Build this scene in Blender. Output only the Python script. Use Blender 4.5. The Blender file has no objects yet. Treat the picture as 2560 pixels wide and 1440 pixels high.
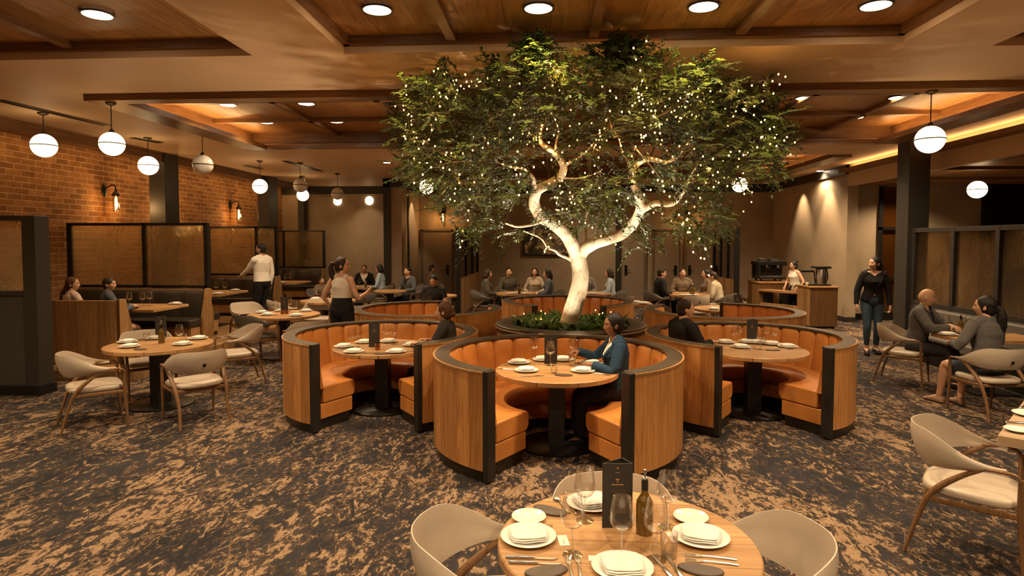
import bpy, math, random
import numpy as np
from mathutils import Vector, Matrix, Quaternion

PI = math.pi
rad = math.radians
scene = bpy.context.scene
COL = scene.collection

# ------------------------------------------------------------------ camera
CAM_H, FPX, YAW, PITCH, SHIFT_PX = 2.0, 1550.0, rad(3.5), rad(2.6), 45.0
cam_data = bpy.data.cameras.new('camera')
cam = bpy.data.objects.new('camera', cam_data)
COL.objects.link(cam)
cam.location = (0, 0, CAM_H)
cam.rotation_euler = (rad(90) - PITCH, 0, YAW)
cam_data.sensor_width = 36
cam_data.lens = FPX * 36 / 2560
cam_data.shift_y = -SHIFT_PX / 2560
cam_data.clip_start = 0.05
scene.camera = cam
_M = Matrix.Rotation(YAW, 3, 'Z') @ Matrix.Rotation(rad(90) - PITCH, 3, 'X')
_R, _U, _F = _M @ Vector((1, 0, 0)), _M @ Vector((0, 1, 0)), _M @ Vector((0, 0, -1))


def ray(px, py):
    return _F + _R * ((px - 1280) / FPX) + _U * ((720 - SHIFT_PX - py) / FPX)


def P(px, py, z=0.0):
    """point at height z seen at photo pixel (px, py)"""
    d = ray(px, py)
    return Vector((0, 0, CAM_H)) + d * ((z - CAM_H) / d.z)


def Q(px, py, y):
    """point on the plane of depth y seen at photo pixel (px, py)"""
    d = ray(px, py)
    return Vector((0, 0, CAM_H)) + d * (y / d.y)


# ------------------------------------------------------------------ meshes
class G:
    """collects vertices and faces of ONE mesh"""

    def __init__(self):
        self.v, self.f, self.m = [], [], []
        self.mi = 0

    def add(self, vs, fs, M=None):
        b = len(self.v)
        if M is None:
            self.v += [tuple(v) for v in vs]
        else:
            self.v += [tuple(M @ Vector(v)) for v in vs]
        for f in fs:
            self.f.append(tuple(i + b for i in f))
            self.m.append(self.mi)
        return self

    def box(self, lo, hi, M=None):
        x0, y0, z0 = lo
        x1, y1, z1 = hi
        return self.add([(x0, y0, z0), (x1, y0, z0), (x1, y1, z0), (x0, y1, z0),
                         (x0, y0, z1), (x1, y0, z1), (x1, y1, z1), (x0, y1, z1)],
                        [(0, 3, 2, 1), (4, 5, 6, 7), (0, 1, 5, 4), (1, 2, 6, 5), (2, 3, 7, 6), (3, 0, 4, 7)], M)

    def cbox(self, c, s, M=None):
        return self.box([c[i] - s[i] / 2 for i in range(3)], [c[i] + s[i] / 2 for i in range(3)], M)

    def lathe(self, prof, n=24, M=None, a0=0.0, a1=2 * PI, closed=True):
        """prof: list of (r, z), revolved about z"""
        full = abs(a1 - a0 - 2 * PI) < 1e-6
        vs, fs = [], []
        k = n if full else n + 1
        rings = []
        for r, z in prof:
            if r < 1e-6 and full:
                rings.append([len(vs)])
                vs.append((0, 0, z))
            else:
                ring = []
                for i in range(k):
                    a = a0 + (a1 - a0) * i / n
                    ring.append(len(vs))
                    vs.append((r * math.cos(a), r * math.sin(a), z))
                rings.append(ring)
        for A, B in zip(rings, rings[1:]):
            m = n
            for i in range(m):
                j = (i + 1) % k if full else i + 1
                if len(A) == 1 and len(B) == 1:
                    continue
                if len(A) == 1:
                    fs.append((A[0], B[j], B[i]))
                elif len(B) == 1:
                    fs.append((A[i], A[j], B[0]))
                else:
                    fs.append((A[i], A[j], B[j], B[i]))
        if full and closed:
            if len(rings[0]) > 1:
                fs.append(tuple(reversed(rings[0])))
            if len(rings[-1]) > 1:
                fs.append(tuple(rings[-1]))
        if not full and closed:
            fs.append(tuple(r[0] for r in rings))
            fs.append(tuple(r[-1] for r in reversed(rings)))
        return self.add(vs, fs, M)

    def cyl(self, p0, p1, r0, r1=None, n=12):
        return self.tube([p0, p1], [r0, r0 if r1 is None else r1], n)

    def tube(self, pts, rs, n=10, flat=None, caps=True, up=None):
        """sweep a circle (or ellipse: flat=(wu, wv) factors) along pts"""
        pts = [Vector(p) for p in pts]
        if not isinstance(rs, (list, tuple)):
            rs = [rs] * len(pts)
        fu, fv = flat or (1, 1)
        T = []
        for i in range(len(pts)):
            a = pts[max(i - 1, 0)]
            b = pts[min(i + 1, len(pts) - 1)]
            t = (b - a)
            T.append(t.normalized() if t.length > 1e-9 else Vector((0, 0, 1)))
        u = Vector(up) if up else (Vector((0, 0, 1)) if abs(T[0].z) < 0.9 else Vector((1, 0, 0)))
        vs, fs = [], []
        for i, p in enumerate(pts):
            t = T[i]
            u = (u - t * u.dot(t))
            if u.length < 1e-6:
                u = Vector((1, 0, 0)) - t * t.x
            u.normalize()
            w = t.cross(u)
            for k in range(n):
                a = 2 * PI * k / n
                vs.append(p + u * (math.cos(a) * rs[i] * fu) + w * (math.sin(a) * rs[i] * fv))
        for i in range(len(pts) - 1):
            for k in range(n):
                j = (k + 1) % n
                fs.append((i * n + k, i * n + j, (i + 1) * n + j, (i + 1) * n + k))
        if caps:
            fs.append(tuple(reversed(range(n))))
            fs.append(tuple(range((len(pts) - 1) * n, len(pts) * n)))
        return self.add(vs, fs)

    def sphere(self, c, r, nu=16, nv=10, s=(1, 1, 1), M=None):
        prof = [(r * math.sin(PI * i / nv), -r * math.cos(PI * i / nv)) for i in range(nv + 1)]
        prof[0] = (0, -r)
        prof[-1] = (0, r)
        T = Matrix.Translation(Vector(c)) @ Matrix.Diagonal((s[0], s[1], s[2], 1))
        return self.lathe(prof, nu, T if M is None else M @ T)

    def torus(self, R, r, z=0, n=32, m=8, M=None):
        vs, fs = [], []
        for i in range(n):
            a = 2 * PI * i / n
            for j in range(m):
                b = 2 * PI * j / m
                rr = R + r * math.cos(b)
                vs.append((rr * math.cos(a), rr * math.sin(a), z + r * math.sin(b)))
        for i in range(n):
            for j in range(m):
                i2, j2 = (i + 1) % n, (j + 1) % m
                fs.append((i * m + j, i2 * m + j, i2 * m + j2, i * m + j2))
        return self.add(vs, fs, M)

    def prism(self, poly, z0, z1, M=None):
        n = len(poly)
        vs = [(x, y, z0) for x, y in poly] + [(x, y, z1) for x, y in poly]
        fs = [tuple(reversed(range(n))), tuple(range(n, 2 * n))]
        fs += [(i, (i + 1) % n, n + (i + 1) % n, n + i) for i in range(n)]
        return self.add(vs, fs, M)

    def grid(self, rows, M=None, closed_u=False):
        """rows: list of equal-length lists of points"""
        n = len(rows[0])
        vs = [p for r in rows for p in r]
        fs = []
        for i in range(len(rows) - 1):
            for j in range(n if closed_u else n - 1):
                k = (j + 1) % n
                fs.append((i * n + j, i * n + k, (i + 1) * n + k, (i + 1) * n + j))
        return self.add(vs, fs, M)

    def mesh(self, name, mats, smooth=35):
        me = bpy.data.meshes.new(name)
        me.from_pydata(self.v, [], self.f)
        for m in (mats if isinstance(mats, (list, tuple)) else [mats]):
            me.materials.append(m)
        if any(self.m):
            me.polygons.foreach_set('material_index', self.m)
        if smooth:
            me.polygons.foreach_set('use_smooth', [True] * len(me.polygons))
            me.set_sharp_from_angle(angle=rad(smooth))
        me.update()
        return me


def obj(name, g, mats, parent=None, smooth=35, bevel=0, solid=0, sub=0, loc=None, rz=None):
    o = bpy.data.objects.new(name, g.mesh(name, mats, smooth) if isinstance(g, G) else g)
    COL.objects.link(o)
    if parent is not None:
        o.parent = parent
    if solid:
        m = o.modifiers.new('solid', 'SOLIDIFY')
        m.thickness = solid
        m.offset = 0
    if bevel:
        m = o.modifiers.new('bevel', 'BEVEL')
        m.width = bevel
        m.segments = 2
        m.limit_method = 'ANGLE'
        m.angle_limit = rad(40)
    if sub:
        m = o.modifiers.new('sub', 'SUBSURF')
        m.levels = m.render_levels = sub
    if loc is not None:
        o.location = loc
    if rz is not None:
        o.rotation_euler = (0, 0, rz)
    return o


def struct(name, g, mats, **k):
    o = obj(name, g, mats, **k)
    if k.get('parent') is None:
        o['kind'] = 'structure'
    return o


LABELS = {}


def tag(o, label, cat, group=None, kind=None):
    o['label'] = label
    o['category'] = cat
    if group:
        o['group'] = group
    if kind:
        o['kind'] = kind
    key = label.lower()
    if key in LABELS and not (group and LABELS[key] == group):
        print('DUPLICATE LABEL', label)
    LABELS[key] = group
    n = len(label.split())
    if n < 4 or n > 16:
        print('LABEL LENGTH', n, label)
    return o


def thing(name, label, cat, loc=(0, 0, 0), rz=0.0, group=None):
    o = bpy.data.objects.new(name, None)
    COL.objects.link(o)
    o.empty_display_size = 0.1
    o.location = loc
    o.rotation_euler = (0, 0, rz)
    return tag(o, label, cat, group)


def kids(o):
    return [c for c in ALLKIDS.get(o.name, [])]


ALLKIDS = {}


def register(o):
    """remember the children of a prototype for quick copying"""
    def walk(x):
        ALLKIDS[x.name] = list(x.children)
        for c in x.children:
            walk(c)
    walk(o)
    return o


def dup(root, label, loc, rz=0.0, group=None, scale=None, cat=None):
    """a copy of a thing with copies of its parts and sub-parts"""
    def cp(x, par):
        c = x.copy()
        COL.objects.link(c)
        c.parent = par
        for ch in ALLKIDS.get(x.name, []):
            cp(ch, c)
        return c
    r = cp(root, None)
    r.location = loc
    r.rotation_euler = (0, 0, rz)
    if scale:
        r.scale = scale if isinstance(scale, (tuple, list)) else (scale,) * 3
    if 'group' in r:
        del r['group']
    tag(r, label, cat or root['category'], group)
    return r


class Proto:
    """first use places the prototype itself, later uses place copies"""

    def __init__(self, maker):
        self.maker, self.root = maker, None

    def put(self, label, loc, rz=0.0, group=None, scale=None):
        if self.root is None:
            self.root = register(self.maker(label))
            r = self.root
            r.location = loc
            r.rotation_euler = (0, 0, rz)
            if scale:
                r.scale = scale if isinstance(scale, (tuple, list)) else (scale,) * 3
            if group:
                r['group'] = group
                LABELS[label.lower()] = group
            return r
        return dup(self.root, label, loc, rz, group, scale)


def smoothstep(a, b, x):
    t = min(1, max(0, (x - a) / (b - a)))
    return t * t * (3 - 2 * t)


def lerp(a, b, t):
    return a + (b - a) * t


def catmull(pts, per=6):
    pts = [Vector(p) for p in pts]
    out = []
    for i in range(len(pts) - 1):
        p0, p1, p2, p3 = pts[max(i - 1, 0)], pts[i], pts[i + 1], pts[min(i + 2, len(pts) - 1)]
        for k in range(per):
            t = k / per
            out.append(0.5 * ((2 * p1) + (p2 - p0) * t + (2 * p0 - 5 * p1 + 4 * p2 - p3) * t * t
                              + (3 * p1 - p0 - 3 * p2 + p3) * t ** 3))
    out.append(pts[-1].copy())
    return out
# ------------------------------------------------------------------ materials
class N:
    def __init__(self, name):
        self.mat = bpy.data.materials.new(name)
        self.mat.use_nodes = True
        self.t = self.mat.node_tree
        self.t.nodes.clear()
        self.out = self.t.nodes.new('ShaderNodeOutputMaterial')

    def n(self, typ, **k):
        nd = self.t.nodes.new('ShaderNode' + typ)
        for a, b in k.items():
            if a.startswith('_'):
                setattr(nd, a[1:], b)
        return nd

    def link(self, a, b):
        self.t.links.new(a, b)

    def val(self, sock, v):
        if hasattr(v, 'is_output') or isinstance(v, bpy.types.NodeSocket):
            self.link(v, sock)
        else:
            sock.default_value = v

    def coord(self, kind='Object', scale=(1, 1, 1), rot=(0, 0, 0), loc=(0, 0, 0)):
        c = self.n('TexCoord')
        m = self.n('Mapping')
        self.link(c.outputs[kind], m.inputs['Vector'])
        m.inputs['Scale'].default_value = scale
        m.inputs['Rotation'].default_value = rot
        m.inputs['Location'].default_value = loc
        return m.outputs['Vector']

    def noise(self, vec, scale=5, detail=4, rough=0.55, dist=0.0, out='Fac'):
        nd = self.n('TexNoise')
        self.link(vec, nd.inputs['Vector'])
        nd.inputs['Scale'].default_value = scale
        nd.inputs['Detail'].default_value = detail
        nd.inputs['Roughness'].default_value = rough
        nd.inputs['Distortion'].default_value = dist
        return nd.outputs[out]

    def ramp(self, fac, stops, interp='LINEAR'):
        nd = self.n('ValToRGB')
        cr = nd.color_ramp
        cr.interpolation = interp
        while len(cr.elements) > 1:
            cr.elements.remove(cr.elements[-1])
        for i, (p, c) in enumerate(stops):
            e = cr.elements[0] if i == 0 else cr.elements.new(p)
            e.position = p
            if not isinstance(c, (tuple, list)):
                c = (c, c, c)
            e.color = (*c[:3], 1)
        self.link(fac, nd.inputs['Fac'])
        return nd.outputs['Color']

    def mix(self, fac, a, b, blend='MIX'):
        nd = self.n('MixRGB', _blend_type=blend)
        self.val(nd.inputs[0], fac)
        self.val(nd.inputs[1], a if not isinstance(a, tuple) else (*a[:3], 1))
        self.val(nd.inputs[2], b if not isinstance(b, tuple) else (*b[:3], 1))
        return nd.outputs[0]

    def math(self, op, a, b=0.0):
        nd = self.n('Math', _operation=op)
        self.val(nd.inputs[0], a)
        self.val(nd.inputs[1], b)
        return nd.outputs[0]

    def bump(self, h, strength=0.3, dist=0.01):
        nd = self.n('Bump')
        nd.inputs['Strength'].default_value = strength
        nd.inputs['Distance'].default_value = dist
        self.link(h, nd.inputs['Height'])
        return nd.outputs['Normal']

    def bsdf(self, color, rough=0.5, metal=0.0, normal=None, spec=0.5, **k):
        b = self.n('BsdfPrincipled')
        self.val(b.inputs['Base Color'], (*color[:3], 1) if isinstance(color, tuple) else color)
        self.val(b.inputs['Roughness'], rough)
        self.val(b.inputs['Metallic'], metal)
        self.val(b.inputs['Specular IOR Level'], spec)
        if normal is not None:
            self.link(normal, b.inputs['Normal'])
        for a, v in k.items():
            self.val(b.inputs[a.replace('_', ' ')], v)
        self.link(b.outputs[0], self.out.inputs[0])
        return self.mat


def plain(name, col, rough=0.5, metal=0.0, var=0.12, scale=8.0, bump=0.0, spec=0.5, **k):
    n = N(name)
    v = n.coord()
    f = n.noise(v, scale, 4)
    a = tuple(max(0, c * (1 - var)) for c in col)
    b = tuple(min(1, c * (1 + var)) for c in col)
    c = n.ramp(f, [(0.3, a), (0.7, b)])
    nm = n.bump(n.noise(v, scale * 12, 3), bump, 0.004) if bump else None
    return n.bsdf(c, rough, metal, nm, spec, **k)


def emit(name, col, strength):
    n = N(name)
    e = n.n('Emission')
    e.inputs[0].default_value = (*col, 1)
    e.inputs[1].default_value = strength
    n.link(e.outputs[0], n.out.inputs[0])
    return n.mat


def wood(name, dark, light, grain=(1, 1, 14), planks=None, rough=0.45, ax=2, scale=1.0, spec=0.4):
    """grain runs along the axis ax (object space); planks = (axis, width)"""
    n = N(name)
    st = [9.0 * scale] * 3
    st[ax] = 0.55 * scale
    v = n.coord('Object', tuple(st))
    f = n.noise(v, 3.2, 8, 0.62, 1.2)
    st2 = [34.0 * scale] * 3
    st2[ax] = 0.8 * scale
    f2 = n.noise(n.coord('Object', tuple(st2)), 4, 3, 0.5)
    mid = tuple((a + b) / 2 for a, b in zip(dark, light))
    c = n.ramp(f, [(0.28, dark), (0.5, mid), (0.72, light)])
    c = n.mix(0.35, c, n.ramp(f2, [(0.3, (0.45, 0.42, 0.38)), (0.7, (1, 1, 1))]), 'MULTIPLY')
    h = f2
    if planks:
        pax, w = planks
        sep = n.n('SeparateXYZ')
        n.link(n.coord('Object'), sep.inputs[0])
        q = n.math('DIVIDE', sep.outputs[pax], w)
        fl = n.math('FLOOR', q)
        wn = n.n('TexWhiteNoise', _noise_dimensions='1D')
        n.link(fl, wn.inputs['W'])
        c = n.mix(1.0, c, n.ramp(wn.outputs['Value'], [(0, (0.72, 0.70, 0.66)), (1, (1.1, 1.1, 1.1))]), 'MULTIPLY')
        fr = n.math('FRACT', q)
        edge = n.ramp(n.math('ABSOLUTE', n.math('SUBTRACT', fr, 0.5)), [(0.485, (1, 1, 1)), (0.497, (0.35, 0.3, 0.26))])
        c = n.mix(1.0, c, edge, 'MULTIPLY')
    return n.bsdf(c, rough, 0, n.bump(h, 0.12, 0.003), spec)


def leather(name, col, rough=0.38, bump=0.25, var=0.16):
    n = N(name)
    v = n.coord()
    f = n.noise(v, 3.5, 5, 0.6)
    a = tuple(c * (1 - var) for c in col)
    b = tuple(min(1, c * (1 + var)) for c in col)
    c = n.ramp(f, [(0.3, a), (0.7, b)])
    vo = n.n('TexVoronoi')
    n.link(v, vo.inputs['Vector'])
    vo.inputs['Scale'].default_value = 260
    h = n.mix(0.5, vo.outputs['Distance'], n.noise(v, 14, 5, 0.6))
    return n.bsdf(c, rough, 0, n.bump(h, bump, 0.004), 0.45)


M = {}
M['cream'] = plain('cream_plaster', (0.66, 0.45, 0.265), 0.62, var=0.04, scale=1.2, spec=0.3)
M['taupe'] = plain('taupe_plaster', (0.41, 0.315, 0.215), 0.6, var=0.10, scale=1.6, spec=0.3)
M['taupe_dark'] = plain('dark_taupe_panel', (0.10, 0.082, 0.065), 0.5, var=0.1, scale=2)
M['charcoal'] = plain('charcoal_paint', (0.030, 0.026, 0.022), 0.45, var=0.1, scale=3)
M['charcoal2'] = plain('charcoal_panel', (0.050, 0.046, 0.040), 0.55, var=0.12, scale=2)
M['black'] = plain('black_metal', (0.012, 0.011, 0.010), 0.38, 0.3, var=0.2)
M['blackwood'] = plain('black_stained_wood', (0.016, 0.014, 0.012), 0.42, var=0.25)
M['bronze'] = plain('bronze_metal', (0.10, 0.075, 0.045), 0.4, 0.8, var=0.15)
M['brass'] = plain('brass', (0.55, 0.36, 0.15), 0.3, 0.9, var=0.1)
M['steel'] = plain('stainless_steel', (0.62, 0.60, 0.57), 0.24, 1.0, var=0.05)
M['cap'] = plain('dark_bronze_laminate', (0.062, 0.050, 0.038), 0.33, 0.0, var=0.2, scale=6)
M['ceilwood'] = wood('walnut_ceiling_boards', (0.25, 0.108, 0.028), (0.56, 0.285, 0.09), planks=(0, 0.42), ax=1, rough=0.42)
M['beamwood'] = wood('walnut_beam', (0.12, 0.05, 0.015), (0.29, 0.14, 0.048), ax=0, rough=0.42)
M['beamwood_y'] = wood('walnut_beam_long', (0.12, 0.05, 0.015), (0.29, 0.14, 0.048), ax=1, rough=0.42)
M['oak'] = wood('oak_booth_old', (0.22, 0.098, 0.032), (0.47, 0.245, 0.095), planks=(0, 0.16), ax=2, rough=0.42)
M['oak_plain'] = wood('oak_veneer', (0.24, 0.115, 0.040), (0.50, 0.275, 0.11), ax=2, rough=0.42)
M['oak_side'] = wood('oak_counter_boards', (0.26, 0.13, 0.048), (0.52, 0.30, 0.125), planks=(1, 0.2), ax=2, rough=0.45)
M['tabletop'] = wood('oak_tabletop', (0.44, 0.235, 0.095), (0.68, 0.41, 0.20), planks=(1, 0.19), ax=0, rough=0.33, scale=0.8)
M['tabletop_pale'] = wood('pale_oak_tabletop', (0.52, 0.38, 0.25), (0.72, 0.56, 0.40), planks=(1, 0.3), ax=0, rough=0.35, scale=0.8)
M['tan'] = leather('tan_leather', (0.54, 0.215, 0.052))
M['darkleather'] = leather('black_brown_leather', (0.030, 0.024, 0.018), 0.33)
M['beige'] = leather('beige_leather', (0.47, 0.395, 0.315), 0.42, 0.10, 0.05)
M['grey_leather'] = leather('taupe_grey_leather', (0.13, 0.115, 0.10), 0.45, 0.10, 0.08)
M['chairwood'] = wood('walnut_chair_frame', (0.13, 0.062, 0.024), (0.27, 0.145, 0.062), ax=2, rough=0.4, scale=2)
M['porcelain'] = plain('white_porcelain', (0.80, 0.77, 0.72), 0.16, var=0.02, spec=0.6)
M['napkin'] = plain('white_linen', (0.82, 0.79, 0.74), 0.85, var=0.03, scale=30, bump=0.2)
M['paper'] = plain('white_card', (0.78, 0.74, 0.68), 0.8, var=0.03)
M['slate'] = plain('dark_brown_stone', (0.060, 0.040, 0.028), 0.5, var=0.25, scale=20)
M['menu'] = plain('charcoal_menu_cover', (0.022, 0.019, 0.016), 0.5, var=0.15, scale=20, bump=0.1)
M['gold'] = plain('gold_print', (0.42, 0.25, 0.09), 0.4, 0.4, var=0.05)
M['soil'] = plain('dark_soil', (0.02, 0.014, 0.008), 0.9, var=0.4, scale=30, bump=0.6)
M['white_plastic'] = plain('white_ceiling_metal', (0.6, 0.55, 0.48), 0.4, var=0.03)
WARM = (1.0, 0.60, 0.26)
M['globe'] = emit('lit_opal_globe', (1.0, 0.70, 0.36), 5)
M['globe_dim'] = plain('unlit_opal_glass', (0.72, 0.70, 0.66), 0.2, var=0.02)
M['lamp'] = emit('lit_downlight_lens', (1.0, 0.78, 0.52), 34)
M['filament'] = emit('lit_filament', (1.0, 0.60, 0.22), 60)
M['bulbglow'] = emit('lit_bulb', (1.0, 0.55, 0.18), 7)
M['strip'] = emit('lit_cove_strip', (1.0, 0.60, 0.26), 16)
M['strip_d'] = emit('lit_beam_strip', (1.0, 0.60, 0.26), 28)
M['strip_hot'] = emit('lit_wall_strip', (1.0, 0.58, 0.22), 17)
M['fairy'] = emit('lit_fairy_bulb', (1.0, 0.48, 0.11), 8)


def mk_carpet():
    n = N('patterned_carpet')
    R_ = (0, 0, rad(9))
    v = n.coord('Object', (1.85, 0.95, 1), R_)
    big = n.noise(v, 0.65, 4, 0.55, 1.0)
    a = n.noise(v, 4.4, 10, 0.66, 1.6)
    b = n.noise(n.coord('Object', (2.1, 1.0, 1), R_, (7, 3, 0)), 12.0, 6, 0.65, 1.2)
    vo = n.n('TexVoronoi', _feature='DISTANCE_TO_EDGE')
    w = n.mix(0.22, n.coord('Object', (1.5, 1, 1), R_), n.noise(v, 3.0, 5, 0.65, out='Color'))
    n.link(w, vo.inputs['Vector'])
    vo.inputs['Scale'].default_value = 8.5
    s = n.math('ADD', n.math('ADD', n.math('MULTIPLY', a, 0.60), n.math('MULTIPLY', b, 0.40)),
               n.math('MULTIPLY', n.math('SUBTRACT', big, 0.5), 0.30))
    tan = n.ramp(s, [(0.530, 0), (0.546, 1)])
    lines = n.ramp(vo.outputs['Distance'], [(0.02, 1), (0.055, 0)])
    lm = n.ramp(n.noise(v, 1.5, 4, 0.6), [(0.50, 0), (0.60, 1)])
    lines = n.mix(1.0, lines, lm, 'MULTIPLY')
    brown = n.ramp(s, [(0.462, 0), (0.490, 1)])
    fib = n.noise(n.coord('Object', (1, 1, 1)), 160, 2, 0.6)
    fib2 = n.noise(n.coord('Object', (1, 1, 1)), 38, 3, 0.6)
    base = n.ramp(n.noise(v, 1.1, 4), [(0.35, (0.020, 0.020, 0.024)), (0.65, (0.036, 0.035, 0.040))])
    c = n.mix(n.math('MULTIPLY', brown, 0.75), base, (0.066, 0.046, 0.034))
    tcol = n.ramp(fib2, [(0.3, (0.20, 0.130, 0.078)), (0.7, (0.345, 0.235, 0.150))])
    c = n.mix(tan, c, tcol)
    c = n.mix(n.math('MULTIPLY', lines, 0.55), c, (0.27, 0.165, 0.088))
    sp = n.noise(v, 17, 3, 0.6, 0.8)
    c = n.mix(n.math('MULTIPLY', n.ramp(sp, [(0.63, 0), (0.66, 1)]), 0.75), c, (0.026, 0.022, 0.022))
    c = n.mix(1.0, c, n.ramp(fib, [(0.3, (0.70, 0.70, 0.70)), (0.7, (1.18, 1.18, 1.18))]), 'MULTIPLY')
    return n.bsdf(c, 0.95, 0, n.bump(fib, 0.55, 0.006), 0.1)


def mk_brick():
    n = N('orange_brick')
    sep = n.n('SeparateXYZ')
    n.link(n.coord('Object'), sep.inputs[0])
    cmb = n.n('CombineXYZ')
    n.link(sep.outputs[1], cmb.inputs[0])
    n.link(sep.outputs[2], cmb.inputs[1])
    br = n.n('TexBrick')
    n.link(cmb.outputs[0], br.inputs['Vector'])
    br.inputs['Color1'].default_value = (0.40, 0.195, 0.075, 1)
    br.inputs['Color2'].default_value = (0.22, 0.102, 0.042, 1)
    br.inputs['Mortar'].default_value = (0.52, 0.335, 0.18, 1)
    br.inputs['Scale'].default_value = 1.0
    br.inputs['Mortar Size'].default_value = 0.011
    br.inputs['Mortar Smooth'].default_value = 0.3
    br.inputs['Bias'].default_value = -0.1
    br.inputs['Brick Width'].default_value = 0.31
    br.inputs['Row Height'].default_value = 0.105
    f = n.noise(n.coord(), 6, 6, 0.65)
    c = n.mix(0.8, br.outputs['Color'], n.ramp(f, [(0.25, (0.55, 0.5, 0.45)), (0.75, (1.15, 1.12, 1.05))]), 'MULTIPLY')
    h = n.math('SUBTRACT', n.math('MULTIPLY', f, 0.5), br.outputs['Fac'])
    return n.bsdf(c, 0.85, 0, n.bump(h, 0.7, 0.015), 0.2)


def mk_hammered(tint=(1.0, 0.96, 0.80), amt=1.0):
    n = N('amber_hammered_glass')
    v = n.coord('Object', (1, 1, 1))
    wv = n.mix(0.35, v, n.noise(v, 1.6, 2, 0.5, out='Color'))
    a = n.noise(n.mix(0.0, n.coord('Object', (1, 1, 0.7)), wv), 13, 2, 0.5, 1.0)
    b = n.noise(wv, 24, 2, 0.5, 1.5)
    k = n.ramp(n.noise(v, 1.5, 2, 0.5), [(0.44, 0.05), (0.70, 1.0)])
    h = n.math('MULTIPLY', n.math('ADD', n.math('MULTIPLY', a, 0.9), n.math('MULTIPLY', b, 0.6)), k)
    nm = n.bump(h, 1.0, 0.06 * amt)
    r = n.n('BsdfRefraction')
    r.inputs['Color'].default_value = (*tint, 1)
    r.inputs['IOR'].default_value = 1.25
    r.inputs['Roughness'].default_value = 0.10
    n.link(nm, r.inputs['Normal'])
    g = n.n('BsdfGlossy')
    g.inputs['Color'].default_value = (1.0, 0.85, 0.6, 1)
    g.inputs['Roughness'].default_value = 0.13
    n.link(nm, g.inputs['Normal'])
    d = n.n('BsdfTranslucent')
    d.inputs['Color'].default_value = (*tint, 1)
    n.link(nm, d.inputs['Normal'])
    m = n.n('MixShader')
    m.inputs[0].default_value = 0.11
    n.link(r.outputs[0], m.inputs[1])
    n.link(g.outputs[0], m.inputs[2])
    m2 = n.n('MixShader')
    m2.inputs[0].default_value = 0.14
    n.link(m.outputs[0], m2.inputs[1])
    n.link(d.outputs[0], m2.inputs[2])
    t = n.n('BsdfTransparent')
    t.inputs[0].default_value = (tint[0], tint[1] * 0.93, tint[2] * 0.85, 1)
    m3 = n.n('MixShader')
    m3.inputs[0].default_value = 0.38
    n.link(m2.outputs[0], m3.inputs[1])
    n.link(t.outputs[0], m3.inputs[2])
    n.link(m3.outputs[0], n.out.inputs[0])
    return n.mat


def mk_thin_glass(name, tint=(0.985, 0.98, 0.97), gloss=0.5, f0=0.06):
    n = N(name)
    t = n.n('BsdfTransparent')
    t.inputs[0].default_value = (*tint, 1)
    g = n.n('BsdfGlossy')
    g.inputs['Roughness'].default_value = 0.03
    lw = n.n('LayerWeight')
    lw.inputs[0].default_value = gloss
    fac = n.math('ADD', n.math('MULTIPLY', lw.outputs['Facing'], 0.55), f0)
    m = n.n('MixShader')
    n.link(fac, m.inputs[0])
    n.link(t.outputs[0], m.inputs[1])
    n.link(g.outputs[0], m.inputs[2])
    n.link(m.outputs[0], n.out.inputs[0])
    return n.mat


def mk_bark():
    n = N('pale_bark')
    v = n.coord()
    f = n.noise(n.coord('Object', (1, 1, 1)), 3.2, 6, 0.65, 0.6)
    sp = n.noise(n.coord('Object', (1, 1, 1), (0, 0, 0), (3, 1, 2)), 11, 4, 0.7, 0.8)
    c = n.ramp(f, [(0.38, (0.36, 0.27, 0.19)), (0.56, (0.66, 0.57, 0.46))])
    c = n.mix(n.ramp(sp, [(0.62, 0), (0.68, 0.7)]), c, (0.13, 0.085, 0.05))
    return n.bsdf(c, 0.7, 0, n.bump(sp, 0.4, 0.02), 0.3)


def mk_leaf(name, a, b):
    n = N(name)
    oi = n.n('NewGeometry')
    c = n.ramp(oi.outputs['Random Per Island'], [(0, a), (1, b)])
    p = n.n('BsdfPrincipled')
    n.link(c, p.inputs['Base Color'])
    p.inputs['Roughness'].default_value = 0.45
    tr = n.n('BsdfTranslucent')
    n.link(n.mix(0.5, c, (0.20, 0.24, 0.02)), tr.inputs[0])
    m = n.n('MixShader')
    m.inputs[0].default_value = 0.26
    n.link(p.outputs[0], m.inputs[1])
    n.link(tr.outputs[0], m.inputs[2])
    n.link(m.outputs[0], n.out.inputs[0])
    return n.mat


M['carpet'] = mk_carpet()
M['brick'] = mk_brick()
M['hammered'] = mk_hammered()
M['hammered_grey'] = mk_hammered((0.92, 0.80, 0.64), 0.45)
M['brownglass'] = mk_thin_glass('brown_glass', (0.72, 0.58, 0.40), 0.5, 0.06)
M['hammered_grey'].name = 'smoky_hammered_glass'
M['glass'] = mk_thin_glass('clear_glass')
M['bulbglass'] = mk_thin_glass('bulb_glass', (1.0, 0.90, 0.75), 0.4, 0.03)
M['darkglass'] = mk_thin_glass('dark_glass', (0.30, 0.24, 0.17), 0.5, 0.08)
M['oil'] = plain('amber_oil', (0.30, 0.165, 0.012), 0.12, var=0.15, spec=0.6, Transmission_Weight=0.45)
M['bark'] = mk_bark()
M['bark_twig'] = plain('twig_bark', (0.055, 0.036, 0.022), 0.7, var=0.2)
M['leaf'] = mk_leaf('tree_leaf', (0.012, 0.030, 0.010), (0.050, 0.080, 0.022))
M['leaf2'] = mk_leaf('planter_leaf', (0.022, 0.070, 0.012), (0.10, 0.20, 0.035))
# ------------------------------------------------------------------ the room
ZC = 3.9          # soffit height
YB = 21.0         # back wall
XL = -9.25        # brick wall
Y0 = -5.0         # behind the camera
XR = 7.36

g = G()
g.box((-12, Y0, -0.1), (15, YB + 1, 0))
struct('floor', g, M['carpet'], smooth=0)

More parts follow.
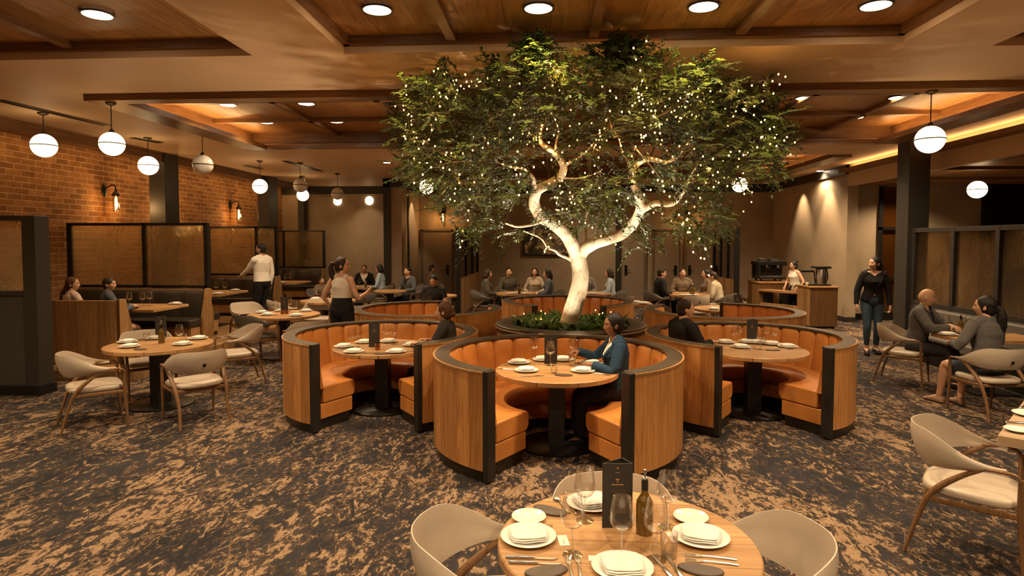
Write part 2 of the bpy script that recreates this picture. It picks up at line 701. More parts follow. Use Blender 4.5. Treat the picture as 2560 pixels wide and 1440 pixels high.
# raised booth platform along the brick wall
g = G()
g.prism([(XL, 8.45), (-5.95, 8.45), (-5.95, 13.2), (-6.7, 15.5), (-7.0, YB), (XL, YB)], 0, 0.15)
struct('floor_platform', g, wood('platform_boards', (0.20, 0.105, 0.042), (0.42, 0.25, 0.11), planks=(1, 0.14), ax=0, rough=0.45), smooth=0)

TRAYS = {'a': (-14, -3.04, Y0, 6.25), 'b': (-2.08, 3.37, Y0, 6.25), 'c': (4.28, 14, Y0, 6.38),
         'd': (-6.0, 6.45, 7.72, 12.25), 'e': (-3.6, 6.55, 14.0, 19.6)}
XA, XE = -12.0, 7.46
xs = sorted({XA, XE, *[min(max(v, XA), XE) for t in TRAYS.values() for v in t[:2]]})
ys = sorted({Y0, YB, *[v for t in TRAYS.values() for v in t[2:]]})
g = G()
for x0, x1 in zip(xs, xs[1:]):
    for y0, y1 in zip(ys, ys[1:]):
        cx, cy = (x0 + x1) / 2, (y0 + y1) / 2
        if not any(t[0] < cx < t[1] and t[2] < cy < t[3] for t in TRAYS.values()):
            g.box((x0, y0, ZC), (x1, y1, ZC + 0.06))
struct('ceiling', g, M['cream'], smooth=0)


def tray(k, depth, frame, nx, ny, bat=(0.09, 0.07)):
    x0, x1, y0, y1 = TRAYS[k]
    x0, x1 = max(x0, XA), min(x1, 13)
    zt = ZC + depth
    g = G()
    g.box((x0 - 0.1, y0 - 0.1, zt), (x1 + 0.1, y1 + 0.1, zt + 0.05))
    struct('ceiling_boards_' + k, g, M['ceilwood'], smooth=0)
    # plaster fascia of the recess, wooden frame above it
    g = G()
    t = 0.05
    fz = ZC + 0.075
    for lo, hi in (((x0 - t, y0 - t, ZC + 0.06), (x0, y1 + t, fz)), ((x1, y0 - t, ZC + 0.06), (x1 + t, y1 + t, fz)),
                   ((x0 - t, y1, ZC + 0.06), (x1 + t, y1 + t, fz))):
        g.box(lo, hi)
    struct('trim_fascia_' + k, g, M['cream'], smooth=0)
    g = G()
    g.box((x0 - 0.05, y1 - 0.06, fz), (x1 + 0.05, y1 + 0.05, zt))
    struct('trim_frame_' + k, g, M['beamwood'], smooth=0)
    g = G()
    g.box((x0 - 0.05, y0, fz), (x0 + 0.06, y1, zt))
    g.box((x1 - 0.06, y0, fz), (x1 + 0.05, y1, zt))
    struct('trim_frame_side_' + k, g, M['beamwood_y'], smooth=0)
    g = G()
    w, h = bat
    for y in ny:
        g.box((x0 + 0.06, y - w / 2, zt - h), (x1 - 0.06, y + w / 2, zt))
    if ny:
        struct('trim_battens_' + k, g, M['beamwood'], smooth=0)
    g = G()
    for x in nx:
        g.box((x - w / 2, y0, zt - h), (x + w / 2, y1 - 0.06, zt))
    if nx:
        struct('trim_battens_long_' + k, g, M['beamwood_y'], smooth=0)
    return zt


ZA = tray('a', 0.16, 0, [-4.95, -7.6], [])
ZB = tray('b', 0.16, 0, [-0.98, 0.42, 1.82], [])
ZCC = tray('c', 0.16, 0, [6.2], [])
ZD = tray('d', 0.27, 0, [-4.2, -2.6, -1.0, 0.6, 2.2, 3.8, 5.2], [9.25, 10.75])
ZE = tray('e', 0.30, 0, [-1.4, 0.8, 3.0, 5.0], [15.4, 16.8, 18.2])

# dropped beam frame with hidden cove strips in tray d
x0, x1, y0, y1 = TRAYS['d']
g = G()
g.box((x0, y0, ZC - 0.085), (x1, y0 + 0.22, ZC + 0.02))
g.box((x0, y1 - 0.22, ZC - 0.05), (x1, y1, ZC + 0.02))
struct('trim_beam_d', g, M['beamwood'], smooth=0)
g = G()
g.box((x0, y0 + 0.22, ZC - 0.085), (x0 + 0.42, y1 - 0.22, ZC - 0.02))
g.box((x0 + 0.38, y0 + 0.22, ZC - 0.02), (x0 + 0.42, y1 - 0.22, ZC + 0.0))
g.box((x1 - 0.42, y0 + 0.22, ZC - 0.085), (x1, y1 - 0.22, ZC - 0.02))
g.box((x1 - 0.42, y0 + 0.22, ZC - 0.02), (x1 - 0.38, y1 - 0.22, ZC + 0.0))
struct('trim_beam_long_d', g, M['beamwood_y'], smooth=0)
x0, x1, y0, y1 = TRAYS['e']
g = G()
g.box((x1 - 0.40, y0, ZC - 0.06), (x1, y1, ZC))
g.box((x1 - 0.40, y0, ZC), (x1 - 0.36, y1, ZC + 0.04))
struct('trim_beam_long_e', g, M['beamwood_y'], smooth=0)


def strip(name, label, lo, hi, mat='strip'):
    g = G()
    g.box(lo, hi)
    o = obj(name, g, M[mat], smooth=0)
    tag(o, label, 'light strip', 'hidden cove light strips')
    return o


dx0, dx1, dy0, dy1 = TRAYS['d']
strip('cove_light_strip', 'warm light strip hidden on the ceiling beam nearest the brick wall',
      (dx0 + 0.24, dy0 + 0.3, ZC - 0.018), (dx0 + 0.30, dy1 - 0.3, ZC - 0.008), 'strip_d')
strip('cove_light_strip', 'warm light strip hidden on the ceiling beam beside the dark column',
      (dx1 - 0.30, dy0 + 0.3, ZC - 0.018), (dx1 - 0.24, dy1 - 0.3, ZC - 0.008), 'strip_d')
strip('cove_light_strip', 'warm light strip in the far ceiling recess above the coffee counter',
      (TRAYS['e'][1] - 0.22, 14.3, ZC + 0.004), (TRAYS['e'][1] - 0.18, 19.3, ZC + 0.014))

# left wall with wooden valance and cove
g = G()
g.box((XL - 0.2, Y0, 0), (XL, YB + 0.2, ZC))
struct('wall_left', g, M['brick'], smooth=0)
g = G()
g.box((XL + 0.92, 2.0, 3.72), (XL + 0.96, YB, ZC))
struct('trim_valance', g, M['beamwood_y'], smooth=0)
g = G()
g.box((XL + 0.0, 2.0, 3.86), (XL + 0.92, YB, ZC))
struct('trim_cove', g, M['beamwood_y'], smooth=0)
strip('cove_light_strip', 'warm light strip washing down the brick wall from its valance',
      (XL + 0.50, 2.2, 3.838), (XL + 0.54, YB - 0.1, 3.853), 'strip_hot')

# back wall
g = G()
g.box((XL, YB, 0), (8, YB + 0.2, ZC))
struct('wall_back', g, M['taupe'], smooth=0)
g = G()
g.box((XL, YB - 0.05, ZC - 0.26), (XR, YB, ZC))
g.box((XL, YB - 0.04, 0), (XR, YB, 0.14))
struct('trim_back_band', g, M['charcoal'], smooth=0)
# nib wall between the booths and the doors
g = G()
g.box((-4.95, 18.5, 0), (-4.47, YB, ZC))
struct('wall_nib', g, M['taupe'], smooth=0)
g = G()
g.box((-5.0, 18.42, 0), (-4.80, 18.5, ZC))
g.box((-4.465, 19.3, 0), (-4.44, 19.42, ZC))
g.box((-5.01, 18.42, ZC - 0.26), (-4.42, YB, ZC - 0.001))
struct('trim_nib', g, M['charcoal'], smooth=0)
# right wall beside the coffee counter, with its end
g = G()
g.box((XR, 15.9, 0), (XR + 0.25, YB, ZC))
struct('wall_right', g, M['taupe'], smooth=0)
g = G()
g.box((XR - 0.05, 15.85, ZC - 0.22), (XR, YB, ZC))
g.box((XR - 0.05, 15.85, ZC - 0.22), (XR + 0.9, 15.9, ZC))
g.box((XR - 0.02, 15.88, 0), (XR + 0.25, YB, 0.12))
struct('trim_right_band', g, M['charcoal'], smooth=0)
# side room beyond the screens
g = G()
g.box((XR + 0.25, 16.4, 0), (10.86, 16.6, 3.5))
struct('wall_side_room', g, M['taupe'], smooth=0)
g = G()
g.box((10.86, 16.3, 0), (15, 16.6, 3.5))
struct('wall_side_dark', g, M['black'], smooth=0)
g = G()
g.box((14.8, Y0, 0), (15, 16.3, 3.5))
struct('wall_far_right', g, M['taupe'], smooth=0)
g = G()
g.box((XR + 0.25, 16.36, 0), (10.86, 16.4, 0.16))
struct('baseboard_side_room', g, M['black'], smooth=0)
# bulkhead and the lower wooden ceiling of the side room
g = G()
g.box((7.36, Y0, 3.38), (7.48, 15.9, ZC + 0.05))
struct('wall_bulkhead', g, M['cream'], smooth=0)
g = G()
g.box((7.10, 2.0, 3.70), (7.36, 15.85, 3.78))
struct('trim_ledge', g, M['beamwood_y'], smooth=0)
strip('cove_light_strip', 'warm light strip on the wooden ledge of the side room bulkhead',
      (7.22, 2.2, 3.782), (7.26, 15.7, 3.792))
g = G()
g.box((7.48, Y0, 3.44), (15, 16.3, 3.5))
struct('ceiling_side_room', g, M['ceilwood'], smooth=0)
g = G()
for y in (6.5, 8.5, 10.5, 12.5, 14.5):
    g.box((7.48, y - 0.05, 3.38), (14.8, y + 0.05, 3.44))
struct('trim_battens_side_room', g, M['beamwood'], smooth=0)
# wall behind the camera
g = G()
g.box((XA, Y0 - 0.2, 0), (15, Y0, ZC + 0.3))
struct('wall_front', g, M['taupe'], smooth=0)

# square columns
for nm, x, y, sx, sy in (('column_brick_near', -8.43, 13.15, 0.36, 0.5), ('column_brick_mid', -8.26, 17.8, 0.34, 0.6),
                         ('column_brick_far', -8.45, 20.8, 0.2, 0.3), ('column_screen', 6.78, 12.1, 0.38, 0.40),
                         ('column_wall', 2.27, 20.9, 0.15, 0.15)):
    g = G()
    g.cbox((x, y, ZC / 2), (sx, sy, ZC - 0.004))
    struct(nm, g, M['charcoal'], smooth=0, bevel=0.008)


# doors
def door(i, x0, x1, y=YB, z=2.36, handle=1, label='taupe door'):
    g = G()
    g.box((x0, y - 0.05, 0), (x1, y - 0.002, z))
    d = struct('door_%d' % i, g, M['taupe_door'], smooth=0, bevel=0.006)
    g = G()
    w = 0.06
    g.box((x0 - w, y - 0.08, 0), (x0 - 0.005, y - 0.003, z + w))
    g.box((x1 + 0.005, y - 0.08, 0), (x1 + w, y - 0.003, z + w))
    g.box((x0 - w, y - 0.08, z + 0.005), (x1 + w, y - 0.003, z + w))
    obj('door_frame', g, M['frame_taupe'], d, smooth=0)
    if handle:
        g = G()
        hx = x1 - 0.12 if handle > 0 else x0 + 0.12
        g.cbox((hx, y - 0.058, 1.05), (0.09, 0.015, 0.34))
        g.tube([(hx, y - 0.06, 1.05), (hx, y - 0.11, 1.05), (hx - 0.13 * handle, y - 0.11, 1.05)], 0.011, 8)
        obj('door_handle', g, M['black'], d)
    return d


M['taupe_door'] = plain('taupe_door_paint', (0.31, 0.235, 0.165), 0.5, var=0.06, scale=1.5)
M['frame_taupe'] = plain('bronze_taupe_frame', (0.20, 0.145, 0.095), 0.5, var=0.06)
door(1, -4.33, -3.36)
door(2, 2.42, 3.15, handle=-1)
door(3, 3.47, 4.30, handle=1)
door(4, 4.52, 5.38, handle=-1)


# glazed door and side light of the side room
g = G()
X0, X1, yy = 8.34, 9.05, 16.36
for lo, hi in (((X0, yy - 0.06, 0), (X0 + 0.09, yy, 3.4)), ((X1 - 0.05, yy - 0.06, 0), (X1, yy, 3.4)),
               ((X0, yy - 0.06, 2.30), (X1, yy, 2.37)), ((X0, yy - 0.06, 0), (X1, yy, 0.2)), ((X0, yy - 0.06, 1.02), (X1, yy, 1.07))):
    g.box(lo, hi)
d = struct('door_5', g, M['black'], smooth=0)
g = G()
g.box((X0 + 0.09, yy - 0.03, 0.2), (X1 - 0.05, yy - 0.025, 3.4))
obj('glass_pane', g, M['brownglass'], d, smooth=0)


# ------------------------------------------------------------------ half-height glazed partitions
def glazed_partition(name, label, x, y0, y1, side):
    t = thing(name, label, 'partition', (x, y0, 0))
    L = y1 - y0
    g = G()
    g.box((-0.05, 0.02, 0.0), (0.05, L, 1.0))
    obj('wooden_base', g, M['oak_side'], t, smooth=0)
    g = G()
    for y in (0.0, L * 0.33, L * 0.66, L - 0.06):
        g.box((-0.04, y, 1.0), (0.04, y + 0.06, 2.32))
    g.box((-0.04, 0, 2.28), (0.04, L, 2.34))
    g.box((-0.06, -0.08, 0), (0.06, 0.02, 2.36))
    obj('frame', g, M['black'], t, smooth=0)
    g = G()
    g.box((-0.006, 0.06, 1.0), (0.006, L - 0.06, 2.28))
    obj('glass_pane', g, M['darkglass'], t, smooth=0)
    return t


glazed_partition('glazed_partition', 'dark framed glazed partition on an oak base beside the single taupe door', -2.45, 16.5, 20.9, 1)
glazed_partition('glazed_partition', 'dark framed glazed partition on an oak base in front of the double doors', 4.86, 16.5, 18.7, -1)

# screen wall at the picture's left edge
t = thing('privacy_screen', 'tall charcoal screen wall with one amber textured glass pane near the booths', 'screen', (-6.74, 7.6, 0))
g = G()
g.box((-0.06, 0, 0.12), (0.12, 0.24, 2.34))
obj('end_post', g, M['charcoal'], t, smooth=0, bevel=0.006)
g = G()
g.box((-2.6, 0.05, 0.12), (-0.06, 0.20, 1.30))
obj('lower_panel', g, M['charcoal2'], t, smooth=0)
g = G()
g.box((-2.6, 0.03, 1.30), (-0.06, 0.22, 1.36))
g.box((-2.6, 0.03, 2.28), (-0.06, 0.22, 2.34))
obj('frame', g, M['charcoal'], t, smooth=0)
g = G()
g.box((-2.6, 0.115, 1.36), (-0.06, 0.135, 2.28))
obj('glass_pane', g, M['hammered'], t, smooth=0)
g = G()
g.box((-2.6, -0.02, 0), (0.14, 0.26, 0.12))
obj('plinth', g, M['black'], t, smooth=0)

# screen partition in front of the side room
t = thing('glass_screen', 'long dark framed screen of smoky textured glass panels behind the couple', 'screen', (6.72, 5.0, 0))
ysp = [0.3, 1.4, 2.5, 3.6, 4.7, 5.74, 6.86]
g = G()
g.box((-0.044, 0, 0.862), (0.044, 6.9, 0.93))
g.box((-0.044, 0, 2.17), (0.044, 6.9, 2.248))
for y in ysp:
    g.box((-0.05, y - 0.045, 0.86), (0.05, y + 0.045, 2.25))
obj('frame', g, M['charcoal'], t, smooth=0, bevel=0.004)
for a, b in zip(ysp, ysp[1:]):
    g = G()
    g.box((-0.008, a + 0.045, 0.93), (0.008, b - 0.045, 2.17))
    obj('glass_pane', g, M['hammered_grey'], t, smooth=0)
g = G()
g.box((-0.04, 0, 0), (0.04, 6.9, 0.86))
obj('lower_panel', g, M['charcoal2'], t, smooth=0)
# wall banquette below that screen
t = thing('banquette', 'dark grey upholstered wall bench under the smoky glass screen', 'bench', (6.46, 5.0, 0))
g = G()
g.box((-0.28, 0, 0.0), (0.2, 6.0, 0.30))
obj('base', g, M['black'], t, smooth=0)
g = G()
g.box((-0.30, 0, 0.30), (0.2, 6.0, 0.46))
obj('seat', g, M['grey_leather'], t, smooth=30, bevel=0.03)
g = G()
g.box((0.06, 0, 0.46), (0.2, 6.0, 0.84))
obj('backrest', g, M['grey_leather'], t, smooth=30, bevel=0.03)

# ------------------------------------------------------------------ recessed downlights
def mk_downlight(label, r=0.115):
    t = thing('recessed_downlight', label, 'ceiling light')
    g = G()
    g.lathe([(r + 0.018, 0.0), (r + 0.018, -0.012), (r, -0.012), (r, 0.0)], 32)
    obj('trim_ring', g, M['bronze'], t)
    g = G()
    g.lathe([(0, -0.020), (r * 0.5, -0.018), (r * 0.85, -0.013), (r, -0.006)], 32, closed=False)
    obj('lens', g, M['lamp'], t)
    return t


DOWN = Proto(mk_downlight)
lights = []


def spot(loc, energy, size=rad(140), blend=0.8, color=(1.0, 0.72, 0.42), rot=(0, 0, 0), r=0.06, name='downlight_and_fill_beam'):
    l = bpy.data.lights.new(name, 'SPOT')
    l.energy = energy
    l.color = color
    l.spot_size = size
    l.spot_blend = blend
    l.shadow_soft_size = r
    o = bpy.data.objects.new(name, l)
    COL.objects.link(o)
    o.location = loc
    o.rotation_euler = rot
    return o


def point(loc, energy, color=(1.0, 0.60, 0.28), r=0.05, name='lamp_light'):
    l = bpy.data.lights.new(name, 'POINT')
    l.energy = energy
    l.color = color
    l.shadow_soft_size = r
    o = bpy.data.objects.new(name, l)
    COL.objects.link(o)
    o.location = loc
    return o


E_BIG, E_SMALL = 270, 150
for px, py, z, lab in ((243, 35, ZA, 'leftmost of the five large downlights across the front ceiling'),
                       (943, 23, ZB, 'large downlight, first of the four in the central wooden tray'),
                       (1346, 19, ZB, 'large downlight directly above the top of the tree'),
                       (1759, 15, ZB, 'large downlight, third of the four in the central wooden tray'),
                       (2190, 12, ZB, 'rightmost large downlight, near the corner of the central wooden tray')):
    p = P(px, py, z - 0.01)
    DOWN.put('glowing ' + lab, p, 0, 'large downlights in the front trays', 1.05)
    spot(p - Vector((0, 0, 0.05)), E_BIG)
small = [(570, 261, ZD, 'far tray downlight nearest the brick wall'), (766, 258, ZD, 'second far tray downlight of the front row'),
         (665, 305, ZD, 'far tray downlight above the booths, second row'), (840, 303, ZD, 'second row downlight above the waitress'),
         (750, 340, ZD, 'third row downlight above the waitress'), (2012, 244, ZD, 'far tray downlight just past the tree crown'),
         (2245, 243, ZD, 'far tray downlight close to the hanging globe'), (2139, 293, ZD, 'second row downlight towards the dark column'),
         (1937, 294, ZD, 'downlight at the tip of the tree crown'), (2475, 242, ZD, 'thin downlight at the glowing ceiling edge'),
         (1062, 339, ZD, 'downlight showing through the tree leaves')]
for px, py, z, lab in small:
    p = P(px, py, z - 0.01)
    DOWN.put('small round ' + lab, p, 0, 'small downlights in the far tray')
    spot(p - Vector((0, 0, 0.05)), E_SMALL)
for px, py, lab in ((968, 406, 'tiny downlight in the plaster ceiling beside the tree'), (2050, 427, 'tiny downlight in the ceiling before the coffee counter')):
    p = P(px, py, ZC - 0.001)
    DOWN.put(lab, p, 0, None, 0.8)
    spot(p - Vector((0, 0, 0.05)), E_SMALL)
# dark vents in the far tray
def mk_vent(label):
    g = G()
    g.lathe([(0.13, 0), (0.13, -0.02), (0.10, -0.02), (0.09, -0.008), (0.07, -0.02), (0.05, -0.02), (0.04, -0.008), (0, -0.02)], 24)
    return tag(obj('air_vent', g, M['black']), label, 'air vent')


VENT = Proto(mk_vent)
for px, py, lab in ((972, 256, 'round dark air vent in the wooden ceiling left of the tree'), (904, 339, 'round dark air vent in the third row of wooden coffers'),
                    (2053, 329, 'round dark air vent in the wooden ceiling right of the tree')):
    VENT.put(lab, P(px, py, ZD - 0.001), 0, 'round ceiling air vents')
# linear slots in the plaster ceiling
for (a, b, lab) in (((0, 250), (268, 313), 'long black slot diffuser in the ceiling along the brick wall'),
                    ((330, 344), (402, 356), 'short black slot diffuser above the third hanging globe'),
                    ((612, 413), (652, 421), 'short black slot diffuser above the fifth hanging globe'),
                    ((712, 402), (800, 427), 'brown slot diffuser in the ceiling above the waitress')):
    p, q = P(*a, ZC - 0.001), P(*b, ZC - 0.001)
    d = (q - p)
    t = thing('slot_diffuser', lab, 'air vent', (p + q) / 2, math.atan2(d.y, d.x))
    g = G()
    L = d.length / 2
    g.box((-L, -0.075, -0.012), (L, -0.045, 0))
    g.box((-L, 0.045, -0.012), (L, 0.075, 0))
    g.box((-L, -0.075, -0.012), (-L + 0.03, 0.075, 0))
    g.box((L - 0.03, -0.075, -0.012), (L, 0.075, 0))
    obj('frame', g, M['bronze'], t, smooth=0)
    g = G()
    g.box((-L, -0.05, -0.004), (L, 0.05, 0))
    obj('slot', g, M['black'], t, smooth=0)

# lights of the rest of the room (above and behind the camera, and over the side room), plus added fill spots
for x, y in ((-5, 1.5), (-1.5, 0.6), (0.42, 0.6), (2.4, 0.6), (5.6, 2.2), (-1.5, -2.2), (2.4, -2.2), (5.6, 4.6), (-6.5, 3.8), (-4.4, -1.5)):
    p = Vector((x, y, ZB - 0.02))
    spot(p - Vector((0, 0, 0.05)), 300)
for x, y in ((0.0, 15.2), (3.4, 15.2), (-6.0, 15.5), (-6.2, 19.2), (1.6, 19.0), (-2.4, 13.2), (4.5, 13.2)):
    spot((x, y, 3.85), 190 if x > -5 else 80)
for x, y, e in ((5.6, 13.4, 260), (5.9, 15.6, 240), (5.0, 10.3, 120)):  # fill spots without fixtures, added to brighten the coffee counter side
    spot((x, y, 3.85 if y > 12.3 else ZD - 0.05), e)
for x, y in ((9.3, 8.5), (9.3, 11.0), (9.6, 14.2), (8.6, 15.4)):  # the last spot is added fill to brighten the glazed door
    spot((x, y, 3.35), 170)

# wall washers: scallops on the right wall and the nib wall
for y in (16.9, 18.6):
    spot((XR - 0.42, y, ZC - 0.1), 150, rad(66), 0.8, rot=(0, rad(-14), 0), r=0.02, name='wall_washer')
spot((-4.0, 19.9, ZC - 0.1), 70, rad(58), 0.35, rot=(0, rad(14), 0), r=0.02, name='wall_washer')
spot((-6.2, 20.3, ZC - 0.1), 16, rad(80), 0.5, rot=(rad(12), 0, 0), r=0.02, name='wall_washer')

# ------------------------------------------------------------------ globe pendants
def mk_pendant(label):
    t = thing('globe_pendant', label, 'pendant light')
    g = G()
    g.sphere((0, 0, 0), 0.17, 32, 20)
    gl = obj('globe', g, M['globe'], t)
    g = G()
    g.torus(0.171, 0.008, 0, 40, 6)
    obj('band', g, M['bronze'], gl)
    g = G()
    g.lathe([(0.0, 0.165), (0.04, 0.165), (0.03, 0.20), (0.008, 0.22), (0, 0.22)], 16)
    obj('cap', g, M['bronze'], t)
    return t


PEND = Proto(mk_pendant)
GLOBES = [(110, 364, 60, 1, 'leftmost lit globe pendant, beside the brick wall'), (280, 360, 60, 1, 'second lit globe pendant from the brick wall, largest in the row'),
          (371, 414, 48, 1, 'lit globe pendant in front of the first brick wall column'), (507, 412, 50, 0, 'grey opal globe pendant between the first two brick bays'),
          (650, 466, 37, 1, 'lit globe pendant above the waiter in white'), (751, 463, 36, 0, 'pale grey globe pendant overlapping a lit globe behind it'),
          (757, 488, 30, 1, 'small lit globe pendant behind the pale grey one'), (844, 484, 31, 0, 'dull grey globe pendant above the waitress'),
          (846, 503, 25, 1, 'small lit globe pendant half hidden behind the dull grey one'), (925, 502, 25, 1, 'farthest lit globe pendant, against the taupe back wall'),
          (1067, 467, 37, 1, 'lit globe pendant half covered by the lower tree leaves'), (1849, 462, 36, 1, 'lit globe pendant under the far side of the tree crown'),
          (2325, 349, 64, 1, 'large lit globe pendant in front of the dark column'), (2443, 474, 41, 1, 'lit globe pendant over the side room')]
for i, (px, py, h, lit, lab) in enumerate(GLOBES):
    y = 0.34 * FPX / h
    ps = 1.0
    if i in (1, 12):
        y = 7.85
        ps = y * h / FPX / 0.34
    p = Q(px, py, y)
    t = PEND.put(lab, p, 0, 'globe pendants', ps)
    inD = dx0 < p.x < dx1 and dy0 < p.y < dy1
    inE = TRAYS['e'][0] < p.x < TRAYS['e'][1] and TRAYS['e'][2] < p.y < TRAYS['e'][3]
    top = (ZD - 0.07 if inD else ZE if inE else 3.44 if p.x > 7.4 else ZC) - p.z
    if inD and (p.x < dx0 + 0.45):
        top = ZC - 0.085 - p.z
    if i in (1, 12):
        top = ZC - 0.085 - p.z
    top /= ps
    g = G()
    g.cyl((0, 0, 0.21), (0, 0, top), 0.007, n=8)
    ro = obj('rod', g, M['bronze'], t)
    g = G()
    g.lathe([(0, top), (0.07, top), (0.07, top - 0.02), (0.02, top - 0.045), (0, top - 0.045)], 20)
    obj('canopy', g, M['bronze'], ro)
    if not lit:
        c = [k for k in bpy.data.objects if k.parent == t and k.name.startswith('globe')][0]
        c.data = c.data.copy()
        c.data.materials[0] = M['globe_dim']


# ------------------------------------------------------------------ wall sconces
def mk_sconce(label):
    """projects along +x from the wall at x=0"""
    t = thing('wall_sconce', label, 'wall lamp')
    g = G()
    g.lathe([(0, 0), (0.055, 0), (0.06, 0.012), (0.045, 0.025), (0, 0.03)], 16, Matrix.Translation((0, 0, 0.12)) @ Matrix.Rotation(rad(90), 4, 'Y') @ Matrix.Diagonal((1.9, 1, 1, 1)))
    obj('backplate', g, M['black'], t)
    g = G()
    g.tube(catmull([(0.02, 0, 0.14), (0.08, 0, 0.17), (0.15, 0, 0.20), (0.20, 0, 0.18), (0.21, 0, 0.10)], 5), 0.011, 8)
    obj('arm', g, M['black'], t)
    g = G()
    g.lathe([(0.018, 0.12), (0.022, 0.09), (0.055, 0.055), (0.062, 0.02), (0.055, 0.02), (0.048, 0.045), (0.0, 0.06)], 20, Matrix.Translation((0.21, 0, 0)))
    obj('shade_cap', g, M['black'], t)
    g = G()
    g.lathe([(0.042, 0.03), (0.044, -0.20), (0.03, -0.235), (0.0, -0.24)], 20, Matrix.Translation((0.21, 0, 0)), closed=False)
    gt = obj('glass_tube', g, M['bulbglass'], t)
    g = G()
    g.lathe([(0.0, -0.20), (0.016, -0.185), (0.022, -0.12), (0.018, -0.02), (0.0, 0.02)], 14, Matrix.Translation((0.21, 0, 0)))
    obj('bulb', g, M['bulbglow'], gt)
    g = G()
    for a in range(3):
        an = a * 2.1
        g.cyl((0.21 + 0.05 * math.cos(an), 0.05 * math.sin(an), 0.03), (0.21 + 0.05 * math.cos(an), 0.05 * math.sin(an), -0.23), 0.003, n=5)
    g.torus(0.05, 0.003, -0.23, 20, 5, Matrix.Translation((0.21, 0, 0)))
    g.torus(0.05, 0.003, -0.10, 20, 5, Matrix.Translation((0.21, 0, 0)))
    obj('cage', g, M['black'], t)
    return t


SCON = Proto(mk_sconce)
for px, py, wall, lab in ((283, 500, 'L', 'wall sconce with a caged bulb on the brick above the largest amber screen'),
                          (430, 515, 'L', 'wall sconce half hidden behind the first brick wall column'),
                          (592, 530, 'L', 'wall sconce with a caged bulb on the brick above the waiter'),
                          (737, 545, 'L', 'farthest wall sconce on the brick wall'),
                          (1108, 540, 'B', 'wall sconce above the single taupe door'),
                          (1718, 545, 'B', 'wall sconce behind hanging leaves above the double doors')):
    if wall == 'L':
        d = ray(px, py)
        p = Vector((0, 0, CAM_H)) + d * ((XL + 0.2) / d.x)
        loc, rz = (XL, p.y, p.z + 0.06), 0
        pl = (XL + 0.26, p.y, p.z - 0.02)
    else:
        p = Q(px, py, YB - 0.2)
        loc, rz = (p.x, YB, p.z + 0.06), rad(-90)
        pl = (p.x, YB - 0.21, p.z - 0.02)
    t = SCON.put(lab, loc, rz, 'caged wall sconces', 1.25)
    point((pl[0] + (0.1 if wall == 'L' else 0), pl[1] - (0.1 if wall == 'B' else 0), pl[2] - 0.1), 18, (1.0, 0.55, 0.2), 0.03)

# ------------------------------------------------------------------ picture on the back wall
def mk_picture_mat():
    n = N('dark_reflective_picture')
    v = n.coord()
    f = n.noise(v, 3.5, 6, 0.6, 1.2)
    c = n.ramp(f, [(0.35, (0.006, 0.006, 0.007)), (0.47, (0.06, 0.045, 0.03)), (0.56, (0.45, 0.30, 0.12)), (0.64, (0.62, 0.62, 0.62))])
    return n.bsdf(c, 0.12, 0, None, 0.6)


a, b = Q(1311, 573, YB - 0.04), Q(1440, 636, YB - 0.04)
t = thing('wall_picture', 'dark landscape shaped picture with gold patches on the back wall behind the trunk', 'picture', (0, 0, 0))
g = G()
g.box((a.x, YB - 0.06, b.z), (b.x, YB - 0.035, a.z))
obj('canvas', g, mk_picture_mat(), t, smooth=0)
g = G()
w = 0.05
g.box((a.x - w, YB - 0.075, b.z - w), (b.x + w, YB - 0.002, b.z))
g.box((a.x - w, YB - 0.075, a.z), (b.x + w, YB - 0.002, a.z + w))
g.box((a.x - w, YB - 0.075, b.z), (a.x, YB - 0.002, a.z))
g.box((b.x, YB - 0.075, b.z), (b.x + w, YB - 0.002, a.z))
obj('frame', g, M['black'], t, smooth=0)
# ------------------------------------------------------------------ round leather booths
RO = 1.2           # outer radius
OPEN = rad(31)     # half opening, towards -y


def arc_prof(prof, a0, a1, n):
    """closed profile (r, z) swept between angles, capped"""
    vs, fs = [], []
    m = len(prof)
    for i in range(n + 1):
        a = a0 + (a1 - a0) * i / n
        for r, z in prof:
            vs.append((r * math.cos(a), r * math.sin(a), z))
    for i in range(n):
        for j in range(m):
            k = (j + 1) % m
            fs.append((i * m + j, (i + 1) * m + j, (i + 1) * m + k, i * m + k))
    fs.append(tuple(range(m)))
    fs.append(tuple(reversed(range(n * m, (n + 1) * m))))
    return vs, fs


